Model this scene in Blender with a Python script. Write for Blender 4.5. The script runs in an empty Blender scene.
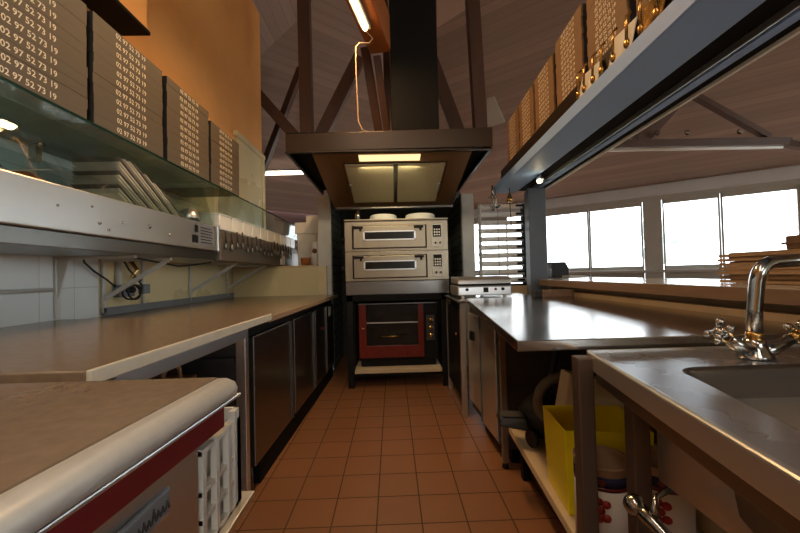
import bpy, bmesh, math, random
from mathutils import Vector, Matrix
random.seed(7)
R = math.radians
S = bpy.context.scene
COL = S.collection

# ------------------------------------------------------------------ camera
cam_d = bpy.data.cameras.new('camera'); cam = bpy.data.objects.new('camera', cam_d); COL.objects.link(cam)
cam_d.sensor_width = 36; cam_d.lens = 358.0 / 800 * 36; cam_d.clip_start = .02; cam_d.clip_end = 300
yaw, pit, rol = R(1.25), R(1.15), R(-1.4)
fw = Vector((math.sin(yaw)*math.cos(pit), math.cos(yaw)*math.cos(pit), math.sin(pit)))
rt = Vector((math.cos(yaw), -math.sin(yaw), 0)); up = rt.cross(fw)
rr = math.cos(rol)*rt + math.sin(rol)*up; uu = -math.sin(rol)*rt + math.cos(rol)*up
cam.matrix_world = Matrix(((rr.x, uu.x, -fw.x, 0), (rr.y, uu.y, -fw.y, 0), (rr.z, uu.z, -fw.z, 1.10), (0, 0, 0, 1)))
S.camera = cam
# ------------------------------------------------------------------ world, exposure, large lights
S.view_settings.view_transform = 'Standard'; S.view_settings.look = 'None'
S.view_settings.gamma = 1; S.view_settings.use_curve_mapping = False
S.view_settings.exposure = 0.12
w = bpy.data.worlds.new('world'); S.world = w; w.use_nodes = True
bg = w.node_tree.nodes['Background']; bg.inputs[0].default_value = (.86, .94, 1, 1); bg.inputs[1].default_value = 6.5

def area(name, loc, target, sx, sy, power, color, spread=180):
    l = bpy.data.lights.new(name, 'AREA'); l.shape = 'RECTANGLE'; l.size = sx; l.size_y = sy
    l.energy = power; l.color = color; l.spread = R(spread)
    o = bpy.data.objects.new(name, l); COL.objects.link(o); o.location = loc
    o.rotation_euler = (Vector(target)-Vector(loc)).to_track_quat('-Z', 'Y').to_euler()
    return o
WARM = (1, .60, .28); SOFT = (1, .87, .72); COOL = (.82, .9, 1)
ED = Vector((.79, -.61, 0)).normalized(); EN = Vector((.61, .79, 0)).normalized(); EK = 10.0
def WP(s, z, k=EK):                       # point on the glazed wall of the dining room
    p = EN*k + ED*s; return Vector((p.x, p.y, z))
for s in (-3.2, 3.2):
    c = WP(s, 1.85, EK-.12)
    a = area('daylight portal', c, c-EN, 6.2, 1.5, 1, (1, 1, 1)); a.data.cycles.is_portal = True
a = area('daylight portal', (2.0, -3.95, 1.9), (2.0, 0, 1.9), 1.95, .95, 1, (1, 1, 1)); a.data.cycles.is_portal = True  # portal at the added opening in the unseen rear wall
area('kitchen fill light', (-.45, -.3, 3.1), (-.2, 1.2, 0), .25, 1.6, 16, SOFT)  # unseen lamp added overhead to fill the kitchen
area('kitchen rear fill light', (.3, -2.4, 3.2), (0, 1.5, 1.2), 1.6, .25, 24, SOFT)  # second added fill lamp, out of view behind the camera

# ------------------------------------------------------------------ node helpers and materials
def hexc(c):
    return tuple(((v/255)/12.92 if v/255 <= .04045 else (((v/255)+.055)/1.055)**2.4) for v in c) + (1,)
class NB:
    def __init__(s, name):
        s.m = bpy.data.materials.new(name); s.m.use_nodes = True; s.t = s.m.node_tree
        s.b = s.t.nodes['Principled BSDF']
    def n(s, typ, **k):
        o = s.t.nodes.new(typ)
        for a, v in k.items(): setattr(o, a, v)
        return o
    def l(s, a, b): s.t.links.new(a, b)
    def put(s, sock, v):
        if hasattr(v, 'links') or isinstance(v, bpy.types.NodeSocket): s.l(v, sock)
        else: sock.default_value = v
    def math(s, op, a, b=None, c=None):
        o = s.n('ShaderNodeMath', operation=op); s.put(o.inputs[0], a)
        if b is not None: s.put(o.inputs[1], b)
        if c is not None: s.put(o.inputs[2], c)
        return o.outputs[0]
    def mix(s, f, a, b):
        o = s.n('ShaderNodeMix', data_type='RGBA'); s.put(o.inputs[0], f); s.put(o.inputs[6], a); s.put(o.inputs[7], b)
        return o.outputs[2]
    def pos(s): return s.n('ShaderNodeNewGeometry').outputs['Position']
    def obj(s): return s.n('ShaderNodeTexCoord').outputs['Object']
    def scale(s, v, sc):
        o = s.n('ShaderNodeVectorMath', operation='MULTIPLY'); s.l(v, o.inputs[0]); o.inputs[1].default_value = sc; return o.outputs[0]
    def noise(s, v, scale, det=3, rough=.55):
        o = s.n('ShaderNodeTexNoise'); s.l(v, o.inputs['Vector']); o.inputs['Scale'].default_value = scale
        o.inputs['Detail'].default_value = det; o.inputs['Roughness'].default_value = rough; return o.outputs['Fac']
    def ramp(s, f, a, b):
        o = s.n('ShaderNodeMapRange'); s.l(f, o.inputs[0]); o.inputs[1].default_value = a; o.inputs[2].default_value = b; return o.outputs[0]
    def bump(s, h, st=.3, d=.01):
        o = s.n('ShaderNodeBump'); o.inputs['Strength'].default_value = st; o.inputs['Distance'].default_value = d
        s.l(h, o.inputs['Height']); s.l(o.outputs[0], s.b.inputs['Normal'])

def mat(name, c, rough=.5, metal=0, var=.12, nscale=9, stretch=(1, 1, 1), spec=.5, bump=0, rvar=.12, emit=0):
    q = NB(name); v = q.scale(q.pos(), stretch); f = q.noise(v, nscale)
    c1 = hexc(c); lo = tuple(x*(1-var) for x in c1[:3])+(1,); hi = tuple(min(1, x*(1+var)) for x in c1[:3])+(1,)
    q.l(q.mix(q.ramp(f, .3, .7), lo, hi), q.b.inputs['Base Color'])
    q.l(q.math('MULTIPLY_ADD', f, rvar, rough-rvar/2), q.b.inputs['Roughness'])
    q.b.inputs['Metallic'].default_value = metal; q.b.inputs['Specular IOR Level'].default_value = spec
    if bump: q.bump(f, bump, .004)
    if emit:
        q.b.inputs['Emission Color'].default_value = c1; q.b.inputs['Emission Strength'].default_value = emit
    return q.m
def glass(name, tint, rough=.03, mixf=.12, sheen_col=None):
    q = NB(name); t = q.t; t.nodes.remove(q.b)
    tr = q.n('ShaderNodeBsdfTransparent'); tr.inputs[0].default_value = tint
    gl = q.n('ShaderNodeBsdfGlossy'); gl.inputs[1].default_value = rough
    f = q.n('ShaderNodeLayerWeight'); f.inputs[0].default_value = .35
    ns = q.noise(q.pos(), 6)
    fac = q.math('ADD', q.math('MULTIPLY', f.outputs['Fresnel'], .22), q.math('MULTIPLY', ns, mixf))
    if sheen_col:  # pale diffuse share standing in for a reflection
        df = q.n('ShaderNodeBsdfDiffuse'); df.inputs[0].default_value = sheen_col; m0 = q.n('ShaderNodeMixShader'); m0.inputs[0].default_value = .32
        q.l(tr.outputs[0], m0.inputs[1]); q.l(df.outputs[0], m0.inputs[2]); tr = m0
    mx = q.n('ShaderNodeMixShader'); q.l(fac, mx.inputs[0]); q.l(tr.outputs[0], mx.inputs[1]); q.l(gl.outputs[0], mx.inputs[2])
    q.l(mx.outputs[0], t.nodes['Material Output'].inputs[0]); return q.m
def planks(name, ang, c, width=.16, dark=.55):
    """boards running along the direction at angle ang (radians from x), seen in plan"""
    q = NB(name); sp = q.n('ShaderNodeSeparateXYZ'); q.l(q.pos(), sp.inputs[0])
    ca, sa = math.cos(ang), math.sin(ang)
    u = q.math('ADD', q.math('MULTIPLY', sp.outputs[0], ca), q.math('MULTIPLY', sp.outputs[1], sa))
    v = q.math('ADD', q.math('MULTIPLY', sp.outputs[0], -sa), q.math('MULTIPLY', sp.outputs[1], ca))
    vs = q.math('DIVIDE', v, width); fr = q.math('FRACT', vs); idx = q.math('FLOOR', vs)
    gap = q.math('LESS_THAN', fr, .07)
    wn = q.n('ShaderNodeTexWhiteNoise', noise_dimensions='1D'); q.l(idx, wn.inputs['W'])
    cb = q.n('ShaderNodeCombineXYZ'); q.l(q.math('MULTIPLY', u, .5), cb.inputs[0]); q.l(q.math('MULTIPLY', v, 9), cb.inputs[1]); q.l(idx, cb.inputs[2])
    g = q.noise(cb.outputs[0], 1.6, 4)
    f = q.math('ADD', q.math('MULTIPLY', wn.outputs[0], .45), q.math('MULTIPLY', g, .6))
    b = hexc(c); lo = tuple(x*.72 for x in b[:3])+(1,); hi = tuple(x*1.25 for x in b[:3])+(1,)
    cc = q.mix(f, lo, hi); dk = tuple(x*dark for x in b[:3])+(1,)
    q.l(q.mix(gap, cc, dk), q.b.inputs['Base Color']); q.b.inputs['Roughness'].default_value = .6
    q.bump(q.math('SUBTRACT', 1, gap), .4, .01); return q.m
def tiles(name, axes, size, off, c, grout, rough=.3, gw=.025, var=.15, bump=.4):
    q = NB(name); sp = q.n('ShaderNodeSeparateXYZ'); q.l(q.pos(), sp.inputs[0])
    ms = []; ids = []
    for a, s_, o_ in zip(axes, size, off):
        t = q.math('DIVIDE', q.math('SUBTRACT', sp.outputs[a], o_), s_); fr = q.math('FRACT', t); ids.append(q.math('FLOOR', t))
        g = gw*.2/s_
        ms.append(q.math('ADD', q.math('LESS_THAN', fr, g/2), q.math('GREATER_THAN', fr, 1-g/2)))
    m_ = q.math('MINIMUM', q.math('ADD', ms[0], ms[1]), 1)
    cb = q.n('ShaderNodeCombineXYZ'); q.l(ids[0], cb.inputs[0]); q.l(ids[1], cb.inputs[1])
    wn = q.n('ShaderNodeTexWhiteNoise'); q.l(cb.outputs[0], wn.inputs['Vector'])
    ns = q.noise(q.pos(), 14)
    f = q.math('ADD', q.math('MULTIPLY', wn.outputs['Value'], .4), q.math('MULTIPLY', ns, .6))
    b = hexc(c); lo = tuple(x*(1-var) for x in b[:3])+(1,); hi = tuple(x*(1+var) for x in b[:3])+(1,)
    q.l(q.mix(m_, q.mix(f, lo, hi), hexc(grout)), q.b.inputs['Base Color'])
    q.l(q.math('ADD', q.math('MULTIPLY', m_, .4), q.math('MULTIPLY_ADD', ns, .2, rough-.1)), q.b.inputs['Roughness'])
    q.bump(q.math('SUBTRACT', 1, m_), bump, .003); return q.m

M = {}
M['panelpale'] = mat('pale ceiling board', (214, 190, 176), .6, 0, .06, 6)
M['floor'] = tiles('terracotta floor tiles', (0, 1), (.2, .2), (-.095, -.005), (126, 84, 54), (60, 36, 20), .34, .03)
M['walltile'] = tiles('white glazed wall tiles', (1, 2), (.205, .205), (.05, .04), (216, 220, 218), (160, 160, 152), .12, .014, .04)
M['nichetile'] = tiles('dark green wall tiles', (1, 2), (.1, .1), (0, .02), (96, 100, 90), (50, 52, 46), .3, .05, .2)
M['ochre'] = mat('lamp tinted ochre wall', (236, 164, 88), .6, 0, .05, 3)  # orange wash of the warm lamp painted into the wall colour
M['creampanel'] = mat('cream wall panel', (214, 196, 150), .28, 0, .04, 2)
M['maroon'] = mat('maroon painted wall', (92, 60, 56), .7, 0, .06, 2)
M['winwall'] = mat('grey painted window wall', (222, 224, 228), .6, 0, .05, 2)
M['winframe'] = mat('grey window frame', (186, 182, 174), .45, 0, .05, 5)
M['pillar'] = mat('blue grey painted steel', (84, 92, 102), .45, 0, .05, 4)
M['gantry'] = mat('pale blue grey laminate', (142, 176, 226), .55, 0, .04, 3)
M['black'] = mat('black satin metal', (14, 13, 13), .55, 0, .2, 8, spec=.25)
M['duct'] = mat('black duct metal', (17, 16, 15), .75, 0, .15, 3, spec=.15)
M['darkgrey'] = mat('dark grey metal', (74, 73, 72), .45, .3, .15, 8)
M['steel'] = mat('brushed stainless steel', (218, 217, 214), .34, .92, .02, 3, (1, 1, 3), rvar=.06)
M['steelw'] = mat('worn stainless worktop', (186, 180, 172), .2, 1, .05, 3, (1, 1, 1), rvar=.14)
M['steeld'] = mat('dark reflective stainless steel', (136, 133, 128), .3, 1, .03, 3, (1, 1, 3), rvar=.06)
M['steelbr'] = mat('bronze tinted stainless steel', (150, 110, 72), .38, .6, .03, 3, (3, 1, 1), rvar=.06)
M['legsteel'] = mat('dull brown steel leg', (104, 88, 76), .45, .6, .04, 4)
M['steelf'] = mat('dark bronze steel fascia', (56, 43, 31), .36, .6, .03, 3)
M['oven'] = mat('satin stainless oven front', (150, 138, 118), .36, .9, .04, 5, (6, 1, 1))
M['filter'] = mat('brushed aluminium filter', (214, 206, 176), .5, .25, .08, 60, (1, 1, .1), bump=.2)
M['chrome'] = mat('chrome', (158, 156, 150), .17, 1, .04, 8, rvar=.06)
M['oldbrass'] = mat('worn brass', (180, 140, 80), .25, 1, .15, 30)
M['slab'] = mat('tan stone worktop', (142, 120, 96), .2, .2, .10, 40, rvar=.1)
M['slabedge'] = mat('cream worktop edge', (205, 198, 178), .35, 0, .05, 20)
M['aluedge'] = mat('pale aluminium edge', (200, 200, 194), .35, 0, .04, 18, (1, 4, 1))
M['red'] = mat('dark red lacquer', (112, 30, 34), .3, 0, .1, 10)
M['redpanel'] = mat('red enamel', (104, 28, 16), .3, 0, .15, 20)
M['white'] = mat('white plastic', (225, 222, 212), .4, 0, .04, 10)
M['paper'] = mat('off white paper', (214, 208, 190), .7, 0, .06, 20)
M['ceram'] = mat('white ceramic', (232, 230, 220), .25, 0, .03, 8)
M['timber'] = mat('dark brown roof timber', (84, 56, 42), .5, 0, .18, 6, (1, 1, .2))
M['timbero'] = mat('varnished orange timber', (168, 96, 48), .4, 0, .15, 6, (1, .2, 1))
M['timberl'] = mat('pale strip wood', (198, 168, 128), .5, 0, .1, 8)
M['barwood'] = mat('brown bar wood', (116, 94, 76), .3, 0, .12, 8, (6, .6, 6))
M['bartop'] = mat('polished bar top', (205, 200, 190), .12, .3, .05, 8)
M['kraft'] = mat('brown kraft cardboard', (92, 82, 70), .65, 0, .06, 16, (1, 1, 6))
M['kraftr'] = mat('lamp tinted kraft cardboard', (122, 90, 56), .65, 0, .06, 16, (1, 1, 6))  # same kraft board with the lamp's glow put into its colour
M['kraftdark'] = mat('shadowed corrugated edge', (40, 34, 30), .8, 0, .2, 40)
M['ink'] = mat('cream printed ink', (235, 225, 200), .6, 0, .02, 10)
M['card'] = mat('brown corrugated card', (150, 122, 92), .7, 0, .1, 20, (1, 1, 8))
M['yellow'] = mat('yellow plastic', (246, 228, 20), .38, 0, .04, 6)
M['cream'] = mat('cream plastic', (214, 196, 160), .45, 0, .05, 6)
M['shelfwood'] = mat('cream shelf board', (196, 176, 144), .5, 0, .06, 8)
M['rubber'] = mat('black rubber', (24, 24, 26), .55, 0, .2, 20)
M['hose'] = mat('grey ribbed hose', (104, 98, 88), .5, 0, .1, 30)
M['navy'] = mat('navy fabric', (28, 32, 66), .8, 0, .2, 30)
M['bread'] = mat('browned crust', (170, 100, 46), .7, 0, .25, 25, bump=.4)
M['grey'] = mat('grey plastic', (120, 124, 128), .4, 0, .08, 8)
M['lightgrey'] = mat('light grey painted metal', (200, 198, 188), .4, 0, .05, 8)
M['slat'] = mat('grey louvre slat', (226, 224, 218), .5, 0, .06, 10)
M['ovenglass'] = mat('smoked oven glass', (20, 20, 19), .2, 0, .2, 5)
M['tomato'] = mat('tomato print', (150, 34, 24), .5, 0, .35, 60)
M['label'] = mat('white can label', (216, 208, 196), .45, 0, .04, 10)
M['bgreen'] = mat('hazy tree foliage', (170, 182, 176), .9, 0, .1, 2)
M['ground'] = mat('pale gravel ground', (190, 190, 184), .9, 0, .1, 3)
M['glass'] = glass('clear window glass', (.97, .98, .98, 1))
M['gglass'] = glass('greenish display glass', (.93, .97, .945, 1), .02, .04)
M['shelfglass'] = glass('green shelf glass with painted reflection', (.93, .97, .945, 1), .05, .04, (.62, .74, .68, 1))  # pale diffuse tint paints in the reflection of the white tiles
M['acryl'] = glass('clear acrylic', (.93, .95, .95, 1))
M['sheetgrey'] = mat('grey printed sheet', (120, 114, 104), .7, 0, .2, 20)
M['casepanel'] = mat('dull dark steel panel', (110, 100, 88), .5, .5, .04, 4)
M['casegrey'] = mat('grey satin steel', (140, 138, 132), .35, .5, .04, 4)
M['deck'] = mat('scratched sink steel', (200, 203, 208), .27, .95, .05, 5, rvar=.14)
M['gedge'] = mat('dark green glass edge', (30, 62, 52), .15, 0, .1, 10)
M['tube'] = mat('lit warm tube', (255, 214, 150), .5, 0, .01, 3, emit=14)
M['tubew'] = mat('lit white tube', (255, 240, 214), .5, 0, .01, 3, emit=9)
M['lamp'] = mat('lit hood lamp lens', (255, 230, 170), .5, 0, .01, 3, emit=1.1)
M['bulb'] = mat('lit spot bulb', (255, 228, 170), .5, 0, .01, 3, emit=8)
M['ceilR'] = planks('ceiling boards right', math.atan2(-.61, .79), (172, 150, 138), .14, .72)
M['ceilL'] = planks('ceiling boards left', math.atan2(.61, .79), (172, 150, 138), .14, .72)
M['ceilS'] = planks('ceiling boards side', math.pi/2, (172, 150, 138), .14, .72)

# ------------------------------------------------------------------ mesh helpers
class B:
    """collects shapes into one mesh"""
    def __init__(s): s.bm = bmesh.new(); s.mi = 0; s.X = Matrix.Identity(4)
    def _f(s, vs, smooth=False):
        try: f = s.bm.faces.new(vs)
        except ValueError: return None
        f.material_index = s.mi; f.smooth = smooth; return f
    def v(s, p): return s.bm.verts.new(s.X @ Vector(p))
    def hexa(s, P):   # 8 points: bottom 4 ccw, top 4
        v = [s.v(p) for p in P]
        for q in ((3, 2, 1, 0), (4, 5, 6, 7), (0, 1, 5, 4), (1, 2, 6, 5), (2, 3, 7, 6), (3, 0, 4, 7)): s._f([v[i] for i in q])
        return s
    def box(s, x0, x1, y0, y1, z0, z1):
        return s.hexa([(x0, y0, z0), (x1, y0, z0), (x1, y1, z0), (x0, y1, z0), (x0, y0, z1), (x1, y0, z1), (x1, y1, z1), (x0, y1, z1)])
    def prism(s, pts, z0, z1):      # plan polygon ccw
        a = [s.v((x, y, z0)) for x, y in pts]; b = [s.v((x, y, z1)) for x, y in pts]; n = len(pts)
        s._f(a[::-1]); s._f(b)
        for i in range(n): s._f([a[i], a[(i+1) % n], b[(i+1) % n], b[i]])
        return s
    def extr(s, pts, d):            # 3D polygon pushed along vector d
        d = Vector(d); a = [s.v(p) for p in pts]; b = [s.v(Vector(p)+d) for p in pts]; n = len(pts)
        s._f(a[::-1]); s._f(b)
        for i in range(n): s._f([a[i], a[(i+1) % n], b[(i+1) % n], b[i]])
        return s
    def bar(s, p, q, wd, h, upv=(0, 0, 1)):
        p, q = Vector(p), Vector(q); d = (q-p).normalized(); u = Vector(upv)
        if abs(d.dot(u)) > .98: u = Vector((0, 1, 0))
        sx = d.cross(u).normalized(); u = sx.cross(d).normalized(); sx *= wd/2; u *= h/2
        P = [p-sx-u, p+sx-u, p+sx+u, p-sx+u, q-sx-u, q+sx-u, q+sx+u, q-sx+u]
        return s.hexa(P)
    def tube(s, pts, r, n=10, cap=True):
        pts = [Vector(p) for p in pts]; rs = r if isinstance(r, (list, tuple)) else [r]*len(pts)
        rings = []; prev = None
        for i, p in enumerate(pts):
            d = (pts[min(i+1, len(pts)-1)]-pts[max(i-1, 0)]).normalized()
            if prev is None:
                u = Vector((0, 0, 1)) if abs(d.z) < .9 else Vector((1, 0, 0))
            else: u = prev
            a = (u-d*u.dot(d)).normalized(); prev = a; b = d.cross(a)
            rings.append([s.v(p+(a*math.cos(2*math.pi*k/n)+b*math.sin(2*math.pi*k/n))*rs[i]) for k in range(n)])
        for i in range(len(rings)-1):
            for k in range(n): s._f([rings[i][k], rings[i][(k+1) % n], rings[i+1][(k+1) % n], rings[i+1][k]], True)
        if cap: s._f(rings[0][::-1]); s._f(rings[-1])
        return s
    def lathe(s, prof, c, n=28, axis=None):
        c = Vector(c); rings = []
        q = Vector((0, 0, 1)).rotation_difference(Vector(axis)) if axis else None
        for r, z in prof:
            ring = []
            for k in range(n):
                p = Vector((r*math.cos(2*math.pi*k/n), r*math.sin(2*math.pi*k/n), z))
                if q: p = q @ p
                ring.append(s.v(c+p))
            rings.append(ring)
        for i in range(len(rings)-1):
            for k in range(n): s._f([rings[i][k], rings[i][(k+1) % n], rings[i+1][(k+1) % n], rings[i+1][k]], True)
        s._f(rings[0][::-1]); s._f(rings[-1]); return s
    def ball(s, c, r, n=12):
        sc = (r, r, r) if not isinstance(r, (tuple, list)) else r
        mt = s.X @ Matrix.Translation(c) @ Matrix.Diagonal((*sc, 1))
        g = bmesh.ops.create_uvsphere(s.bm, u_segments=n, v_segments=n//2+2, radius=1, matrix=mt)
        for v in g['verts']:
            for f in v.link_faces: f.smooth = True; f.material_index = s.mi
        return s
class Root:
    pass
def link(o): COL.objects.link(o); return o
def obj(name, b, ms, parent=None, bevel=0, seg=2):
    bmesh.ops.recalc_face_normals(b.bm, faces=b.bm.faces[:])
    me = bpy.data.meshes.new(name); b.bm.to_mesh(me); b.bm.free()
    for m_ in (ms if isinstance(ms, (list, tuple)) else [ms]): me.materials.append(M[m_] if isinstance(m_, str) else m_)
    o = link(bpy.data.objects.new(name, me))
    if parent is not None:
        o.parent = parent
        if parent.type == 'EMPTY': o.matrix_parent_inverse = Matrix.Translation(-parent.location)
    if bevel:
        md = o.modifiers.new('bevel', 'BEVEL'); md.width = bevel; md.segments = seg; md.limit_method = 'ANGLE'; md.angle_limit = R(40)
    return o
def tag(o, label, cat, group=None):
    o['label'] = label; o['category'] = cat
    if group: o['group'] = group
    return o
def thing(name, loc, label, cat, group=None):
    e = link(bpy.data.objects.new(name, None)); e.location = loc; e.empty_display_size = .05
    return tag(e, label, cat, group)
def struct(o): o['kind'] = 'structure'; return o
def dup(o, loc, rz=0, label=None):
    c = o.copy(); link(c); c.location = loc; c.rotation_euler = (0, 0, rz)
    if label: c['label'] = label
    for ch in o.children:
        d = ch.copy(); link(d); d.parent = c; d.matrix_parent_inverse = ch.matrix_parent_inverse.copy()
        for g in ch.children:
            e = g.copy(); link(e); e.parent = d; e.matrix_parent_inverse = g.matrix_parent_inverse.copy()
    return c

# ================================================================== SETTING
struct(obj('floor', B().box(-7.5, 14, -4, 16.5, -.1, 0), 'floor'))
struct(obj('ground', B().box(-60, 80, -60, 90, -.5, -.3), 'ground'))
# roof planes z = 2.95 + .466 * distance from eave
G = .466
def dR(x, y): return EK-(.611*x+.792*y)
def dL(x, y): return EK-(-.611*x+.792*y)
def dS(x, y): return x+6.1
def clip(poly, fn):
    out = []
    for i in range(len(poly)):
        a, b = poly[i], poly[(i+1) % len(poly)]; fa, fb = fn(*a), fn(*b)
        if fa >= 0: out.append(a)
        if (fa > 0) != (fb > 0) and abs(fa-fb) > 1e-9:
            t = fa/(fa-fb); out.append((a[0]+t*(b[0]-a[0]), a[1]+t*(b[1]-a[1])))
    return out
cb = B(); base = [(-6.1, -4), (14, -4), (14, 15), (-6.1, 15)]
for i, (f, others) in enumerate(((dR, (dL, dS)), (dL, (dR, dS)), (dS, (dR, dL)))):
    p = clip(base, f)
    for g in others: p = clip(p, lambda x, y, g=g, f=f: g(x, y)-f(x, y))
    cb.mi = i
    cb.extr([(x, y, 2.95+G*f(x, y)) for x, y in p], (0, 0, .12))
struct(obj('ceiling', cb, ['ceilR', 'ceilL', 'ceilS']))
# left kitchen wall
struct(obj('wall_left', B().box(-2.0, -1.85, -4, 5.2, 0, 6.0), 'ochre'))
struct(obj('wall_left', B().box(-1.85, -1.835, 2.28, 4.3, .87, 2.3).box(-1.85, -1.835, 4.3, 5.19, .87, 2.8), 'creampanel'))
struct(obj('wall_left', B().box(-1.85, -1.83, -.6, 2.27, .5, 2.2), 'walltile'))
tb = B().box(-1.85, -1.80, 4.25, 5.2, 2.79, 2.85); tb.box(-1.85, -1.815, 5.13, 5.22, .87, 2.8)
struct(obj('trim_1', tb, 'creampanel', bevel=.006))
tb = B().box(-1.835, -1.815, 2.29, 4.14, .88, .93)
struct(obj('trim_2', tb, 'grey'))
# back walls of the large room
bb = B()
struct(obj('wall_back', B().extr([(-6.1, 8.02, 0), (0, 12.72, 0), (0, 12.72, 3.0), (-6.1, 8.02, 3.0)], (-.1, .12, 0)), 'maroon'))
struct(obj('wall_back', B().extr([(-6.2, -4, 0), (-6.1, 8.1, 0), (-6.1, 8.1, 3.0), (-6.2, -4, 3.0)], (-.1, 0, 0)), 'maroon'))
struct(obj('wall_rear', B().box(-6.2, -1, -4.1, -4, 0, 8.5).box(3.0, 14, -4.1, -4, 0, 8.5).box(-1, 3.0, -4.1, -4, 0, 1.4).box(-1, 1.0, -4.1, -4, 1.4, 2.4).box(-1, 3.0, -4.1, -4, 2.4, 8.5), 'creampanel'))  # opening added behind the camera so daylight reaches the fronts
# glazed wall
def wallbar(b, s0, s1, z0, z1, k0=EK-.06, k1=EK+.06):
    P = [WP(s0, z0, k0), WP(s1, z0, k0), WP(s1, z0, k1), WP(s0, z0, k1)]
    return b.hexa(P+[p+Vector((0, 0, z1-z0)) for p in P])
SE = 14.0; S0 = -7.72
wb = B(); wallbar(wb, S0, SE, 0, .12); wallbar(wb, S0, SE, 2.72, 3.02)
struct(obj('wall_right', wb, 'winwall'))
tb = B(); wallbar(tb, S0, SE, 2.74, 2.95, EK-.12, EK-.06); struct(obj('trim_3', tb, 'winwall', bevel=.01))
tb = B(); wallbar(tb, S0, SE, .98, 1.05, EK-.2, EK-.06); struct(obj('trim_4', tb, 'winframe', bevel=.01))
edges = [-7.7, -6.3, -4.9, -3.55, -2.62, -1.48, -.20, .98, 2.15, 3.3, 4.6, 5.9, 7.2, 8.6]
for i in range(len(edges)-1):
    a, b_ = edges[i], edges[i+1]; fr = B(); wdt = .035; L0 = a+.005; L1 = b_-.005
    if i == 4: L1 = -.36
    if i == 5: L0 = -.02+.0
    if i == 4: pass
    # posts wide at s = -.36 .. 0
    if i == 5: L0 = .0; L1 = .975
    if i == 6: L0 = .985; L1 = 2.11
    if i == 4: L0 = -1.475; L1 = -.37
    if i == 3: L0 = -2.62; L1 = -1.485
    if i == 7: L0 = 2.2
    for z0, z1 in ((.14, .2), (1.02, 1.14), (2.53, 2.62)): wallbar(fr, L0, L1, z0, z1, EK-.04, EK+.04)
    if i > 2: wallbar(fr, L0, L1, .2, 1.02, EK-.03, EK+.04)
    for z0, z1 in ((.14, 2.62),):
        wallbar(fr, L0, L0+wdt, z0, z1, EK-.04, EK+.04); wallbar(fr, L1-wdt, L1, z0, z1, EK-.04, EK+.04)
    f = struct(obj('window_%d' % (i+1), fr, 'winframe', bevel=.004))
    g = B(); wallbar(g, L0+wdt, L1-wdt, 1.14, 2.53, EK-.008, EK+.008); (wallbar(g, L0+wdt, L1-wdt, .2, 1.02, EK-.008, EK+.008) if i < 3 else None)
    obj('pane', g, 'glass', f)
tb = B(); wallbar(tb, -.36, -.01, .12, 2.72, EK-.07, EK+.06); wallbar(tb, 2.12, 2.19, .12, 2.72)
wallbar(tb, S0, SE, 2.62, 2.72)
struct(obj('trim_5', tb, 'winframe', bevel=.008))
# oven niche
struct(obj('wall_niche_left', B().box(-.86, -.71, 4.2, 5.1, 0, 2.03), ['lightgrey']))
struct(obj('wall_niche_right', B().box(.84, .98, 4.2, 5.1, 0, 2.03), ['lightgrey']))
struct(obj('trim_6', B().box(-.71, -.70, 4.23, 5.0, 0, 2.03).box(.83, .84, 4.23, 5.0, 0, 2.03).box(-.70, .83, 5.0, 5.02, 0, 2.6), 'nichetile'))
struct(obj('wall_niche_back', B().box(-.86, .98, 5.02, 5.12, 0, 2.6), 'darkgrey'))
# low wall carrying the bar and the wall under the louvres
struct(obj('wall_bar', B().prism([(1.38, -1.2), (1.5, -1.2), (1.55, 3.15), (1.40, 3.15)], 0, .965), 'barwood'))
struct(obj('trim_7', B().prism([(1.34, 1.03), (1.385, 1.03), (1.40, 3.1), (1.36, 3.1)], .90, .93), 'shelfwood'))
struct(obj('wall_louvre', B().box(.99, 1.56, 4.0, 4.1, 0, .935), 'timberl'))
# pillar
pil = B().prism([(1.245, 3.2), (1.405, 3.2), (1.43, 3.42), (1.29, 3.42)], 0, 1.85)
struct(obj('trim_8', pil, 'pillar', bevel=.004))

# --- outside, hazy
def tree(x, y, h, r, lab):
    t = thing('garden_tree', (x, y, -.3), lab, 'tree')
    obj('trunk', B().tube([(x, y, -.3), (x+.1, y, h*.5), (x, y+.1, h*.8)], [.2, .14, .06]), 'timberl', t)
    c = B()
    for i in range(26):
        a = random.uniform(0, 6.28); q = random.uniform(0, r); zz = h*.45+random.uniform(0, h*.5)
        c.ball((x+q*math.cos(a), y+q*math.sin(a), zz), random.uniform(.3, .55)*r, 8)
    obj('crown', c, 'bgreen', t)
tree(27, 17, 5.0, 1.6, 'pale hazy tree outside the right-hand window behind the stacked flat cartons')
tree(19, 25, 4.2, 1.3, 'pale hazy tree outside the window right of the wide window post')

# ================================================================== ROOF TIMBERS
t = thing('roof_truss', (.1, 4.5, 2.5), 'dark brown timber truss with two upright posts behind the extractor hood', 'roof truss')
def beam(nm, p, q, a, h, m_='timber', par=t): return obj(nm, B().bar(p, q, a, h, (0, 1, 0)), m_, par, bevel=.006)
Y = 4.5
beam('post', (-1.03, Y, 2.62), (-1.04, Y, 5.4), .15, .14); beam('tie_beam', (-1.08, Y+.02, 2.68), (1.2, Y+.02, 2.68), .1, .12); beam('post', (1.17, Y, 2.62), (1.08, Y, 5.5), .16, .14)
beam('brace', (-.98, Y+.16, 2.75), (-.36, Y+.16, 3.95), .16, .1); beam('brace', (.98, Y+.16, 2.75), (.5, Y+.16, 4.15), .16, .1)
beam('brace', (-2.5, 5.4, 4.5), (-1.30, 5.4, 3.07), .16, .1)
t2 = thing('roof_rafter', (-1.5, 6.5, 3), 'thin dark diagonal rafter left of the left upright roof post', 'rafter')
beam('rafter', (-2.6, 7.0, 2.9), (-1.45, 6.0, 4.6), .1, .14, par=t2)
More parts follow.
